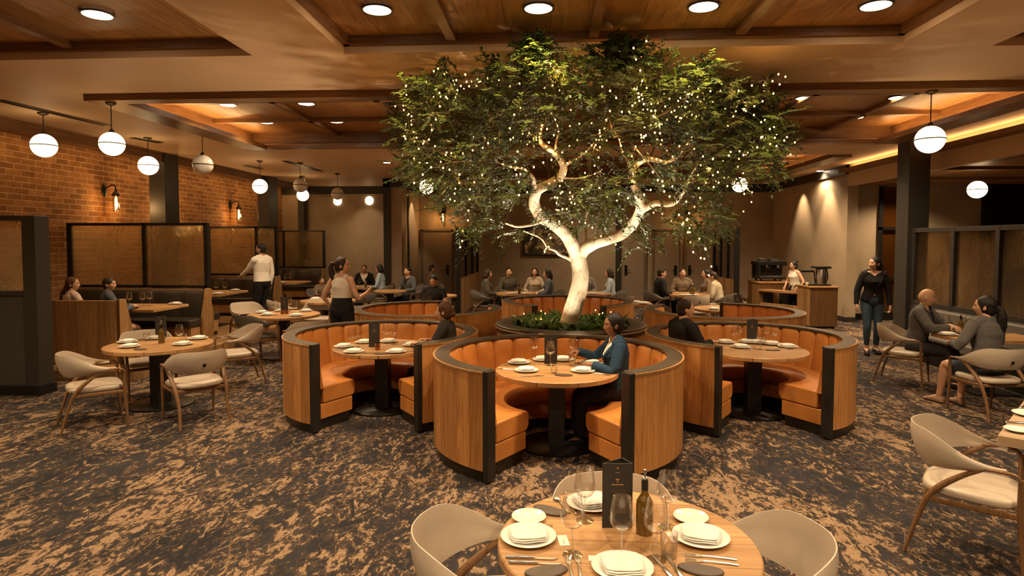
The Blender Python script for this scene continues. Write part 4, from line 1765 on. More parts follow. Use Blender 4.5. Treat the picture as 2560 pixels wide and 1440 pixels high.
# crown: clusters given by where they sit on the photo's outline, depth spread through the crown
BL = [(1065, 235, 50, 45, 1.0), (1115, 225, 60, 55, 1.2), (1060, 300, 75, 60, 1.6), (1040, 370, 40, 40, .5), (1150, 310, 80, 65, 1.7), (1085, 430, 60, 45, 1.1), (1040, 425, 40, 30, .5),
      (1225, 240, 60, 60, 1.3), (1245, 180, 32, 35, .55), (1300, 230, 70, 60, 1.5), (1345, 165, 45, 50, 1.0), (1345, 120, 38, 34, .7), (1400, 230, 70, 60, 1.5), (1420, 180, 45, 35, .7),
      (1500, 210, 60, 60, 1.3), (1535, 140, 55, 45, 1.1), (1560, 120, 42, 32, .6), (1600, 160, 45, 40, .6), (1610, 230, 70, 60, 1.6), (1690, 210, 50, 50, 1.1), (1700, 270, 80, 60, 1.8),
      (1770, 195, 42, 40, .7), (1760, 250, 60, 50, 1.2), (1830, 250, 60, 45, 1.3), (1890, 270, 55, 45, 1.2), (1925, 320, 50, 45, 1.1), (1900, 370, 60, 45, 1.3), (1850, 340, 70, 60, 1.5),
      (1770, 330, 70, 60, 1.5), (1680, 330, 70, 50, 1.1), (1950, 350, 25, 40, .4), (1905, 420, 45, 35, .6), (1840, 420, 60, 40, .8), (1240, 310, 80, 60, 1.5), (1330, 300, 70, 55, 1.1),
      (1440, 300, 70, 60, 1.2), (1540, 290, 70, 60, 1.3), (1620, 300, 60, 50, 1.1), (1150, 390, 80, 45, 1.2), (1230, 390, 70, 45, .9), (1170, 450, 70, 40, .9), (1240, 470, 60, 40, .7), (1300, 370, 60, 40, .7),
      (1190, 510, 55, 40, .6), (1120, 490, 45, 40, .5), (1190, 575, 45, 28, .45), (1240, 560, 35, 28, .3), (1290, 590, 22, 20, .12), (1300, 470, 50, 40, .5), (1440, 370, 70, 40, .7), (1530, 370, 60, 40, .7),
      (1480, 470, 60, 35, .9), (1520, 500, 55, 30, .7), (1420, 475, 40, 25, .5), (1560, 460, 40, 35, .5), (1650, 440, 60, 40, .6), (1720, 400, 70, 40, .8), (1790, 420, 60, 40, .7), (1750, 480, 55, 45, .7),
      (1790, 530, 35, 50, .6), (1720, 550, 45, 35, .55), (1740, 585, 35, 25, .3), (1670, 560, 40, 30, .3), (1610, 580, 35, 35, .25), (1580, 610, 20, 25, .1), (1380, 540, 40, 25, .3), (1440, 550, 25, 20, .2), (1500, 540, 30, 20, .3), (1005, 330, 22, 25, .25), (995, 420, 18, 22, .12)]


def clear(p):
    if p.y < 6.2:
        return p.z < 3.97
    if p.y < 8.0:
        return p.z < 3.80
    return p.z < 3.80 if p.y > 11.9 else p.z < 4.10


def crown_point(b, front=None):
    for _ in range(60):
        a, q = rnd.uniform(0, 2 * PI), math.sqrt(rnd.random())
        px, py = b[0] + b[2] * q * math.cos(a), b[1] + b[3] * q * math.sin(a)
        y = min(9.6, max(5.98, rnd.gauss(7.5 if py > 230 else 6.9, 0.75)))
        if front is not None:
            y = min(9.3, max(5.8, rnd.gauss(front, 0.45)))
        p = Q(px, py, y)
        if clear(p):
            return p
    p = Q(b[0], b[1], 6.05)
    return p


leaf_v, leaf_f = [], []
tw = G()
NLEAF = 0


def leaf(p, d, up, L, W):
    """a pointed leaf folded along its midrib"""
    global NLEAF
    s = d.cross(up)
    if s.length < 1e-4:
        s = d.cross(Vector((1, 0, 0)))
    s.normalize()
    nrm = s.cross(d)
    b = len(leaf_v)
    m = p + d * (L * 0.45)
    leaf_v.extend([tuple(p), tuple(m + s * W + nrm * W * 0.35), tuple(p + d * L - nrm * L * 0.08), tuple(m - s * W + nrm * W * 0.35), tuple(m)])
    leaf_f.extend([(b, b + 4, b + 1), (b + 4, b + 2, b + 1), (b, b + 3, b + 4), (b + 4, b + 3, b + 2)])
    NLEAF += 1


def spray(p, d, n, L, sc=1.0):
    side = d.cross(Vector((0, 0, 1)))
    side = side.normalized() if side.length > 0.1 else Vector((1, 0, 0))
    bend = Vector((rnd.uniform(-.3, .3), rnd.uniform(-.3, .3), rnd.uniform(-.45, 0.1)))
    pts = []
    for i in range(n):
        u = i / (n - 1)
        q = p + d * (L * u) + bend * (L * u * u)
        pts.append(q)
        if i:
            s = side if i % 2 else -side
            ld = (d * 0.55 + s * 0.75 + Vector((rnd.uniform(-.3, .3), rnd.uniform(-.3, .3), rnd.uniform(-.35, .35)))).normalized()
            leaf(q, ld, Vector((rnd.uniform(-.4, .4), rnd.uniform(-.4, .4), 1)), rnd.uniform(0.036, 0.064) * sc, rnd.uniform(0.011, 0.018) * sc)
    leaf(pts[-1], d, Vector((0, 0, 1)), 0.055 * sc, 0.013 * sc)
    tw.tube([pts[0], pts[n // 2], pts[-1]], [0.0026, 0.002, 0.001], 3, caps=False)


DENS = 78
for b in BL:
    c0 = Q(b[0], b[1], 7.4)
    for k in range(int(b[4] * DENS)):
        p = crown_point(b)
        out = (p - Vector((0.35, 7.6, 3.1)))
        d = (out.normalized() * 0.6 + Vector((rnd.gauss(0, .6), rnd.gauss(0, .6), rnd.gauss(0.15, .5)))).normalized()
        e = p + d * 0.3
        if not clear(e):
            d.z = -abs(d.z) * 0.6
            d.normalize()
        spray(p, d, rnd.randint(10, 18), rnd.uniform(0.12, 0.26))
# top sprigs breaking the outline upwards
for px, py, y in ((1345, 92, 6.0), (1330, 108, 6.0), (1362, 100, 6.0), (1547, 92, 6.0), (1530, 105, 6.0), (1570, 100, 6.0), (1115, 185, 6.15), (1100, 195, 6.1), (1132, 190, 6.1), (1240, 150, 6.1),
                  (1255, 165, 6.1), (1225, 165, 6.1), (1745, 165, 6.1), (1765, 160, 6.1), (1780, 170, 6.1), (1055, 195, 6.15), (1835, 215, 6.3), (1880, 222, 6.5), (1690, 175, 6.1), (1670, 190, 6.1), (1600, 120, 6.05)):
    for k in range(5):
        q = Q(px + rnd.uniform(-14, 14), py + rnd.uniform(10, 34), y)
        e = Q(px + rnd.uniform(-16, 16), py, y)
        d = (e - q)
        spray(q, d.normalized(), rnd.randint(7, 10), max(0.12, d.length))
# secondary branches reaching into the clusters
ends = [c for c, r in LIMBS[1:]]
for b in BL:
    if b[4] < 0.4:
        continue
    tgt = crown_point((b[0], b[1], 8, 8))
    src = min((q for c in ends for q in c[len(c) // 2:]), key=lambda q: (q - tgt).length)
    mid = (src + tgt) / 2 + Vector((rnd.uniform(-.15, .15), rnd.uniform(-.15, .15), rnd.uniform(-.12, .05)))
    L = (tgt - src).length
    r0 = min(0.018, 0.006 + 0.007 * L)
    c = catmull([src, mid, tgt], 7)
    tw.tube(c, [lerp(r0, 0.004, i / (len(c) - 1)) for i in range(len(c))], 6)
    for k in range(3):
        q = c[rnd.randint(len(c) // 3, len(c) - 1)]
        e = crown_point((b[0], b[1], b[2], b[3]))
        if (e - q).length < 1.0:
            tw.tube(catmull([q, (q + e) / 2 + Vector((0, 0, rnd.uniform(-.06, .06))), e], 4), [lerp(0.006, 0.0025, i / 8) for i in range(9)], 5)
me = bpy.data.meshes.new('foliage')
me.from_pydata(leaf_v, [], leaf_f)
me.materials.append(M['leaf'])
me.polygons.foreach_set('use_smooth', [True] * len(me.polygons))
o = obj('foliage', me, None, tree)
o['kind'] = 'stuff'
o = obj('twigs', tw, M['bark_twig'] if 'bark_twig' in M else M['bark'], tree, smooth=60)
o['kind'] = 'stuff'
print('leaves', NLEAF)

# ------------------------------------------------------------------ fairy lights
fl = thing('fairy_lights', 'strings of tiny warm fairy lights wound through the whole tree crown', 'fairy lights', (0, 0, 0))
bulbs, wire = [], G()
weights = [b[4] for b in BL]
for s in range(60):
    b = rnd.choices(BL, weights)[0]
    b = (b[0], b[1] + 8, b[2] * 0.9, b[3] * 0.9)
    if b[1] < 160:
        continue
    p = crown_point(b, 6.7)
    dirn = Vector((rnd.gauss(0, 1), rnd.gauss(0, .4), rnd.gauss(-.2, .5))).normalized()
    pts = [p]
    for k in range(rnd.randint(4, 9)):
        dirn = (dirn + Vector((rnd.gauss(0, .5), rnd.gauss(0, .35), rnd.gauss(0, .5)))).normalized()
        q = pts[-1] + dirn * rnd.uniform(0.08, 0.15)
        if not clear(q + Vector((0, 0, 0.08))):
            q.z -= 0.2
        pts.append(q)
    bulbs += pts
    wire = G()
    wire.tube(pts, 0.0018, 3, caps=False)
    obj('wire', wire, M['black'], fl)
# along the limbs
for c, rs in LIMBS[1:]:
    for i in range(len(c) // 2, len(c), 3):
        if c[i].y < 8.6 and clear(c[i] + Vector((0, 0, 0.1))):
            bulbs.append(c[i] + Vector((0, -rs[i] - 0.012, 0.0)))
for k in range(7):
    bulbs.append(Vector((PL[0] + rnd.choice((-1, 1)) * rnd.uniform(0.3, 0.7), PL[1] + rnd.uniform(-.5, .2), 1.0)))
bulbs.sort(key=lambda p: p.y)


def octa(g, p, r):
    g.sphere(p, r, 7, 5, (1, 1, 1.25))


for p in bulbs[::11]:
    point(p + Vector((0, 0.0, -0.03)), 1.5, (1.0, 0.50, 0.12), 0.02, 'fairy_glow')
g0 = G()
octa(g0, Vector((0, 0, 0)), 0.0085)
bm_ = g0.mesh('bulb', M['fairy'], smooth=0)
for p in bulbs[:100]:
    o = obj('bulb', bm_, None, fl)
    o.location = p
g = G()
for p in bulbs[100:]:
    octa(g, p, 0.0085)
o = obj('bulb_remainder', g, M['fairy'], fl, smooth=0)
o['kind'] = 'stuff'
print('bulbs', len(bulbs))

# ------------------------------------------------------------------ plants in the planter
def mk_plant(label, seed):
    global leaf_v, leaf_f
    r2 = random.Random(seed)
    leaf_v, leaf_f = [], []
    for k in range(46):
        a = r2.uniform(0, 2 * PI)
        el = r2.uniform(0.25, 1.25)
        d = Vector((math.cos(a) * math.cos(el), math.sin(a) * math.cos(el), math.sin(el)))
        st = Vector((r2.uniform(-.05, .05), r2.uniform(-.05, .05), r2.uniform(0.0, 0.06)))
        L = r2.uniform(0.12, 0.24)
        mid = st + d * (L * 0.5)
        d2 = (d + Vector((0, 0, -0.55))).normalized()
        W = r2.uniform(0.018, 0.030)
        s = d.cross(Vector((0, 0, 1)))
        s = s.normalized() if s.length > 0.05 else Vector((1, 0, 0))
        b = len(leaf_v)
        e = mid + d2 * (L * 0.5)
        n_ = s.cross(d)
        leaf_v.extend([tuple(st), tuple(mid + s * W + n_ * 0.006), tuple(mid), tuple(mid - s * W + n_ * 0.006), tuple(e)])
        leaf_f.extend([(b, b + 2, b + 1), (b, b + 3, b + 2), (b + 1, b + 2, b + 4), (b + 2, b + 3, b + 4)])
    me = bpy.data.meshes.new('leaves')
    me.from_pydata(leaf_v, [], leaf_f)
    me.materials.append(M['leaf2'])
    t = thing('leafy_plant', label, 'plant')
    o = obj('leaves', me, None, t)
    g = G()
    for k in range(5):
        a = k * 1.3
        g.tube([(0, 0, -0.05), (0.03 * math.cos(a), 0.03 * math.sin(a), 0.10)], [0.006, 0.004], 5)
    obj('stem', g, M['soil'], t)
    return t


PLANTS = [Proto(lambda l, s=s: mk_plant(l, s)) for s in (3, 5, 8)]
k = 0
for ring, n in ((0.30, 7), (0.52, 13), (0.72, 20)):
    for i in range(n):
        a = 2 * PI * i / n + ring * 3
        x, y = PL[0] + ring * math.cos(a), PL[1] + ring * math.sin(a)
        if (Vector((x, y)) - Vector(tp(1424, 805)[:2])).length < 0.19:
            continue
        PLANTS[k % 3].put('low leafy green plant filling the tree planter', (x, y, 0.735), rnd.uniform(0, 6), 'green plants in the tree planter', rnd.uniform(0.85, 1.12))
        k += 1

# uplights in the planter, the last two added to brighten the soffit
for i, (dx, dy, e, tgt, sz) in enumerate(((-0.40, -0.62, 40, (1448, 690), 70), (0.55, -0.55, 30, (1470, 640), 70), (0.0, -0.70, 150, (1450, 420), 110), (0.15, 0.55, 170, (1440, 400), 110), (-0.72, -0.30, 300, (960, 150), 80), (0.74, -0.28, 150, (1960, 150), 80))):
    p = Vector((PL[0] + dx, PL[1] + dy, 0.84))
    q = tp(*tgt)
    d = (q - p).normalized()
    l = spot(p + d * 0.09, e, rad(sz), 0.7, (1.0, 0.80, 0.54), r=0.03 if i < 4 else 0.16, name='planter_uplight_beam')
    l.rotation_euler = d.to_track_quat('-Z', 'Y').to_euler()
    t = thing('uplight', 'small black uplight among the planter leaves, aimed upwards', 'lamp', p, 0, 'planter uplights')
    g = G()
    g.cyl((0, 0, -0.1), (0, 0, -0.02), 0.01)
    obj('stake', g, M['black'], t)
    g = G()
    Mx = d.to_track_quat('Z', 'Y').to_matrix().to_4x4()
    g.lathe([(0.0, -0.04), (0.035, -0.04), (0.042, 0.06), (0.036, 0.06), (0.03, 0.0), (0, 0.0)], 16, Mx)
    obj('housing', g, M['black'], t)
# ------------------------------------------------------------------ tableware prototypes
def mk_plate(label, r=0.118):
    g = G()
    g.lathe([(0, 0.0), (r * 0.55, 0.0), (r * 0.62, 0.003), (r * 0.96, 0.013), (r, 0.017), (r * 0.985, 0.0185), (r * 0.66, 0.008), (r * 0.56, 0.006), (0, 0.006)], 48)
    return tag(obj('dinner_plate', g, M['porcelain'], smooth=60), label, 'plate')


def mk_side_plate(label):
    o = mk_plate(label, 0.078)
    o.name = 'side_plate'
    return o


def mk_napkin(label):
    g = G()
    for k, (s, z, rz) in enumerate(((0.080, 0.0, 0), (0.078, 0.007, 1.5), (0.075, 0.014, -1.5))):
        rows = []
        n = 12
        Mx = Matrix.Rotation(rad(rz), 3, 'Z')
        for i in range(n + 1):
            r = []
            for j in range(n + 1):
                u, v = i / n * 2 - 1, j / n * 2 - 1
                e = max(abs(u), abs(v))
                x = u * s * (1 - 0.14 * v * v)
                y = v * s * (1 - 0.14 * u * u)
                zz = z + 0.0085 * (1 - e ** 5) + 0.0015 * math.sin(5 * u + k) + 0.002 * math.cos(4 * v + 2 * k)
                p = Mx @ Vector((x, y, zz))
                r.append(p)
            rows.append(r)
        g.grid(rows)
        m = n + 1
        b = len(g.v) - m * m
        ring = [b + j for j in range(m)] + [b + i * m + n for i in range(1, m)] + [b + n * m + j for j in range(n - 1, -1, -1)] + [b + i * m for i in range(n - 1, 0, -1)]
        c = len(g.v)
        for q in ring:
            x, y, zz = g.v[q]
            g.v.append((x, y, z))
        L = len(ring)
        for q in range(L):
            g.f.append((ring[q], c + q, c + (q + 1) % L, ring[(q + 1) % L]))
            g.m.append(0)
    return tag(obj('folded_napkin', g, M['napkin'], smooth=50), label, 'napkin')


def mk_wine(label):
    t = thing('wine_glass', label, 'glass')
    g = G()
    g.lathe([(0.0215, 0.218), (0.0315, 0.2175), (0.0385, 0.175), (0.0435, 0.142), (0.041, 0.125), (0.030, 0.108), (0.012, 0.098), (0.0, 0.096)][1:], 32, closed=False)
    g.torus(0.0315, 0.0008, 0.2175, 32, 5)
    obj('bowl', g, M['glass'], t, smooth=60)
    g = G()
    g.lathe([(0.0, 0.097), (0.007, 0.096), (0.0042, 0.085), (0.0038, 0.02), (0.008, 0.007), (0.0, 0.007)], 14)
    obj('stem', g, M['glass'], t, smooth=60)
    g = G()
    g.lathe([(0, 0.008), (0.010, 0.006), (0.035, 0.0015), (0.0355, 0.0), (0, 0.0)], 32)
    obj('foot', g, M['glass'], t, smooth=60)
    return t


def mk_tumbler(label):
    g = G()
    g.lathe([(0.036, 0.10), (0.031, 0.0), (0, 0.0), (0, 0.008), (0.028, 0.008), (0.0345, 0.10)], 28, closed=False)
    return tag(obj('tumbler', g, M['glass'], smooth=50), label, 'glass')


def mk_oil(label):
    t = thing('oil_bottle', label, 'bottle')
    g = G()
    g.lathe([(0, 0.0), (0.034, 0.0), (0.036, 0.004), (0.036, 0.125), (0.034, 0.142), (0.024, 0.16), (0.014, 0.175), (0.0125, 0.22), (0.0, 0.22)], 28)
    obj('glass_body', g, M['bottle'], t, smooth=50)
    g = G()
    g.lathe([(0, 0.19), (0.0145, 0.19), (0.0145, 0.235), (0.008, 0.238), (0, 0.238)], 20)
    st = obj('stopper', g, M['black'], t)
    g = G()
    g.lathe([(0.0, 0.236), (0.010, 0.236), (0.011, 0.244), (0.006, 0.246), (0.005, 0.262), (0.008, 0.266), (0.007, 0.276), (0, 0.28)], 16)
    obj('pourer', g, M['steel'], st)
    return t


M['bottle'] = plain('olive_oil_glass', (0.115, 0.062, 0.006), 0.08, var=0.35, scale=5, spec=0.7)


def mk_menu(label):
    """tall dark card folded into a standing V"""
    t = thing('menu_card', label, 'menu')
    w, h = 0.132, 0.285
    g = G()
    for s, a in ((-1, 9), (1, -9)):
        pass
    g.prism([(-w / 2, 0.0), (w / 2, 0.0), (w / 2, 0.004), (-w / 2, 0.004)], 0, h)
    g.prism([(w / 2 - 0.004, 0.003), (w / 2, 0.003), (w / 2 - 0.03, 0.075), (w / 2 - 0.034, 0.073)], 0, h)
    g.prism([(-w / 2, 0.003), (-w / 2 + 0.004, 0.003), (w / 2 - 0.032, 0.075), (w / 2 - 0.036, 0.078)], 0, h)
    cv = obj('cover', g, M['menu'], t, smooth=0)
    g = G()
    # printed crest, headings and lines
    g.add([(-0.006, -0.0008, 0.212), (0.006, -0.0008, 0.212), (0.009, -0.0008, 0.222), (0.0, -0.0008, 0.216), (-0.009, -0.0008, 0.222)], [(0, 1, 2, 3, 4)])
    g.add([(-0.004, -0.0008, 0.203), (0.004, -0.0008, 0.203), (0.003, -0.0008, 0.209), (-0.003, -0.0008, 0.209)], [(0, 1, 2, 3)])
    g.add([(-0.004, -0.0008, 0.262), (0.004, -0.0008, 0.262), (0.005, -0.0008, 0.268), (-0.005, -0.0008, 0.268)], [(0, 1, 2, 3)])
    for z, hw, hh in ((0.192, 0.026, 0.0022), (0.246, 0.010, 0.001)):
        g.add([(-hw, -0.0008, z - hh), (hw, -0.0008, z - hh), (hw, -0.0008, z + hh), (-hw, -0.0008, z + hh)], [(0, 1, 2, 3)])
    obj('crest_print', g, M['gold'], cv, smooth=0)
    g = G()
    rr = random.Random(4)
    for z in (0.170, 0.164, 0.158, 0.138, 0.122):
        x = -0.030 + rr.uniform(0, 0.006)
        while x < 0.028:
            L = rr.uniform(0.004, 0.010)
            g.add([(x, -0.0008, z - 0.0008), (x + L, -0.0008, z - 0.0008), (x + L, -0.0008, z + 0.0008), (x, -0.0008, z + 0.0008)], [(0, 1, 2, 3)])
            x += L + 0.003
    obj('text_print', g, M['menu_print'], cv, smooth=0)
    return t


M['menu_print'] = plain('faint_print', (0.10, 0.07, 0.04), 0.6, var=0.05)


def mk_knife(label):
    t = thing('table_knife', label, 'knife')
    g = G()
    g.tube([(-0.105, 0, 0.004), (-0.10, 0, 0.005), (0.0, 0, 0.005), (0.012, 0, 0.004)], [0.004, 0.0065, 0.006, 0.003], 10, flat=(0.7, 1.3))
    obj('handle', g, M['steel'], t)
    g = G()
    g.prism([(0.008, -0.004), (0.03, -0.008), (0.085, -0.008), (0.105, 0.004), (0.10, 0.007), (0.008, 0.005)], 0.0015, 0.0035)
    obj('blade', g, M['steel'], t)
    return t


def mk_fork(label):
    t = thing('table_fork', label, 'fork')
    g = G()
    g.tube([(-0.10, 0, 0.003), (-0.06, 0, 0.005), (0.01, 0, 0.006), (0.03, 0, 0.004)], [0.006, 0.0045, 0.003, 0.004], 8, flat=(0.6, 1.4))
    obj('handle', g, M['steel'], t)
    g = G()
    g.prism([(0.026, -0.004), (0.045, -0.011), (0.055, -0.012), (0.055, 0.012), (0.045, 0.011), (0.026, 0.004)], 0.002, 0.004)
    for y in (-0.0105, -0.0035, 0.0035, 0.0105):
        g.prism([(0.054, y - 0.0018), (0.098, y - 0.001), (0.098, y + 0.001), (0.054, y + 0.0018)], 0.002, 0.004)
    obj('tines', g, M['steel'], t)
    return t


def mk_spoon(label):
    t = thing('table_spoon', label, 'spoon')
    g = G()
    g.tube([(-0.10, 0, 0.003), (-0.05, 0, 0.005), (0.03, 0, 0.005)], [0.006, 0.004, 0.003], 8, flat=(0.6, 1.4))
    obj('handle', g, M['steel'], t)
    g = G()
    g.sphere((0.06, 0, 0.007), 0.018, 14, 8, (1.7, 1, 0.35))
    obj('bowl', g, M['steel'], t)
    return t


def mk_coaster(label):
    g = G()
    pts = []
    for i in range(28):
        a = 2 * PI * i / 28
        r = 0.062 * (1 + 0.10 * math.cos(2 * a + 0.4) + 0.05 * math.sin(3 * a))
        pts.append((r * math.cos(a) * 1.25, r * math.sin(a) * 0.72))
    g.prism(pts, 0, 0.009)
    return tag(obj('stone_coaster', g, M['slate'], bevel=0.003), label, 'coaster')


def mk_card(label):
    t = thing('table_card', label, 'card')
    g = G()
    g.prism([(-0.021, -0.045), (0.021, -0.045), (0.021, 0.045), (-0.021, 0.045)], 0, 0.002)
    obj('paper', g, M['paper'], t, smooth=0)
    g = G()
    g.prism([(-0.001, -0.03), (0.001, -0.03), (0.001, 0.0), (-0.001, 0.0)], 0.002, 0.0024)
    obj('print', g, M['menu_print'], t, smooth=0)
    return t


def mk_candle(label):
    g = G()
    g.lathe([(0, 0), (0.03, 0), (0.033, 0.08), (0.03, 0.08), (0.027, 0.01), (0, 0.01)], 20)
    return tag(obj('amber_tumbler', g, M['ambertumbler'], smooth=50), label, 'glass')


M['ambertumbler'] = mk_thin_glass('amber_glass', (0.85, 0.48, 0.12), 0.5, 0.08)

PROTO = {'plate': (Proto(mk_plate), 'white dinner plate'), 'side': (Proto(mk_side_plate), 'small white side plate'), 'napkin': (Proto(mk_napkin), 'folded white napkin'),
         'wine': (Proto(mk_wine), 'empty wine glass'), 'tumbler': (Proto(mk_tumbler), 'plain glass tumbler'), 'oil': (Proto(mk_oil), 'olive oil bottle'), 'menu': (Proto(mk_menu), 'standing black menu'),
         'knife': (Proto(mk_knife), 'steel knife'), 'fork': (Proto(mk_fork), 'steel fork'), 'spoon': (Proto(mk_spoon), 'steel spoon'), 'coaster': (Proto(mk_coaster), 'dark brown oval coaster'),
         'card': (Proto(mk_card), 'small white card'), 'candle': (Proto(mk_candle), 'amber glass tumbler')}
TN = {'F': 'the closest round table', 'M': "the middle leather booth's table", 'L': 'the booth table left of the middle booth', 'R': 'the booth table right of the middle booth',
      'T1': 'the round table by the charcoal screen', 'T2': 'the round table near the waiter', 'T3': 'the table behind the waitress', 'BL': "the black clothed man's table behind the booths",
      'BR': 'the far table right of the planter', 'BM': 'the small table behind the planter', 'B1': "the two women's booth table", 'B2': 'the booth table facing the waiter', 'B3': 'the farthest booth table',
      'C': 'the table of the couple in blazers', 'RC': 'the pale table at the edge', 'G1': "the blue shirted woman's far table", 'G2': 'the far table by the nib wall', 'G3': 'the far table by the single door',
      'G4': 'the group table under the picture', 'G5': 'the table behind the tree trunk', 'G6': 'the table before the double doors'}
ORD = ['second', 'third', 'fourth', 'fifth', 'sixth', 'seventh', 'eighth']
ITEMS = {}


def T(key, kind, *pts):
    ITEMS.setdefault((key, kind), []).extend(pts)


def setting(key, *pts):
    """a dinner plate with a folded napkin on it"""
    T(key, 'plate', *pts)
    T(key, 'napkin', *[(p[0], p[1], (p[2] if len(p) > 2 else 0), 'on') for p in pts])


setting('F', (1321, 1346, 10), (1752, 1347, -14), (1478, 1262, 20), (1556, 1424, 4))
T('F', 'side', (1321, 1298), (1727, 1299))
T('F', 'wine', (1431, 1388), (1462, 1302), (1554, 1394), (1640, 1400), (1668, 1318))
T('F', 'tumbler', (1672, 1392))
T('F', 'menu', (1543, 1320, 4))
T('F', 'oil', (1611, 1333))
T('F', 'knife', (1330, 1397, 0), (1330, 1412, 0), (1661, 1424, 105), (1690, 1424, 100))
T('F', 'fork', (1326, 1316, 3), (1775, 1394, 172), (1778, 1407, 172), (1426, 1424, 95), (1448, 1420, 92))
T('F', 'spoon', (1404, 1262, 110), (1430, 1265, 100))
T('F', 'coaster', (1367, 1432, 20), (1752, 1428, -12), (1374, 1279, -28))
T('F', 'card', (1408, 1352, 8), (1500, 1398, 88), (1684, 1344, 8))
setting('M', (1283, 906, 12), (1316, 928, 8), (1457, 929, -10), (1485, 908, 5), (1346, 893, 4), (1414, 893, 0))
T('M', 'wine', (1333, 898), (1376, 914), (1433, 898), (1446, 908))
T('M', 'menu', (1377, 910, 2))
T('M', 'coaster', (1409, 939, -4))
T('M', 'knife', (1264, 914, 0), (1334, 941, 14), (1494, 918, 0))
T('M', 'fork', (1502, 936, -30), (1325, 941, 14), (1248, 924, 170))
T('M', 'tumbler', (1385, 934), (1430, 915))
setting('L', (848, 868, 10), (868, 884, 6), (990, 881, -8), (1030, 864, 6), (911, 857, 0), (971, 855, 0))
T('L', 'wine', (897, 868), (966, 858), (986, 860), (880, 872))
T('L', 'menu', (936, 868, 0))
T('L', 'coaster', (952, 890, 0))
T('L', 'candle', (944, 875))
T('L', 'knife', (895, 892, 12), (905, 889, 12), (832, 877, 0))
T('L', 'fork', (1020, 879, -15), (830, 881, 0))
setting('R', (1800, 854, 8), (1852, 869, 0), (1963, 853, -4), (1975, 868, 8), (1858, 844, 0), (1907, 843, 0))
T('R', 'wine', (1838, 862), (1851, 854), (1901, 874), (1922, 856), (1938, 862))
T('R', 'menu', (1880, 856, 0))
T('R', 'coaster', (1932, 876, 0))
T('R', 'knife', (1875, 872, 25), (1882, 874, 25))
T('R', 'fork', (1960, 873, -10), (2000, 872, -10))
T('R', 'tumbler', (1905, 862))
setting('T1', (324, 868, 8), (456, 862, -6), (500, 847, 4), (388, 846, 0), (312, 856, 0))
T('T1', 'wine', (449, 862))
T('T1', 'tumbler', (367, 852), (460, 852))
T('T1', 'oil', (404, 858))
T('T1', 'menu', (401, 846, 0))
T('T1', 'coaster', (350, 874, -8), (346, 850, 30))
setting('T2', (668, 788, 6), (740, 790, 0), (767, 778, 0), (650, 782, 0), (700, 775, 0))
T('T2', 'wine', (690, 788), (725, 778), (738, 788))
T('T2', 'menu', (711, 783, 0))
T('T2', 'candle', (706, 786), (717, 785))
setting('T3', (775, 746), (787, 750))
T('T3', 'candle', (798, 746), (806, 748))
T('T3', 'wine', (814, 744))
T('B1', 'wine', (324, 766), (357, 766), (375, 764))
setting('B1', (326, 772), (438, 761))
T('B2', 'wine', (541, 733), (563, 733))
setting('B2', (588, 727), (545, 736))
T('B3', 'wine', (714, 707), (726, 706))
setting('B3', (700, 708))
setting('BL', (1000, 774), (1028, 770), (1083, 774), (1098, 768))
T('BL', 'wine', (1028, 776), (1073, 776))
T('BL', 'menu', (1053, 776, 0))
T('BL', 'oil', (1063, 772))
setting('BR', (1786, 774), (1815, 781), (1858, 780), (1878, 772))
T('BR', 'wine', (1815, 774), (1862, 772))
T('BR', 'menu', (1843, 776, 0))
T('BR', 'candle', (1853, 776))
setting('BM', (1548, 763), (1592, 757), (1612, 762))
T('BM', 'wine', (1533, 762), (1556, 766), (1580, 758))
setting('C', (2326, 830, 5), (2372, 824, 0), (2364, 838, 0), (2412, 835, 6))
T('C', 'wine', (2363, 832), (2416, 832))
T('C', 'oil', (2397, 832))
T('RC', 'plate', (2562, 1036))
T('RC', 'side', (2530, 1076))
T('RC', 'knife', (2542, 1056, -8), (2550, 1058, -8))
T('RC', 'spoon', (2545, 1017, 172), (2556, 1013, 172))
T('G1', 'plate', (885, 722), (930, 719))
T('G1', 'oil', (915, 719))
T('G1', 'wine', (898, 718))
T('G3', 'plate', (1110, 748))
T('G3', 'wine', (1122, 746))
T('G2', 'wine', (992, 738))
T('G4', 'plate', (1262, 738), (1290, 734), (1320, 736), (1345, 738))
T('G4', 'wine', (1310, 736), (1297, 733))
T('G4', 'oil', (1304, 738))
T('G5', 'plate', (1470, 740), (1490, 738))
T('G6', 'plate', (1690, 742), (1722, 738), (1742, 742))
T('G6', 'oil', (1733, 738), (1728, 736))
T('G6', 'wine', (1702, 736), (1712, 735))

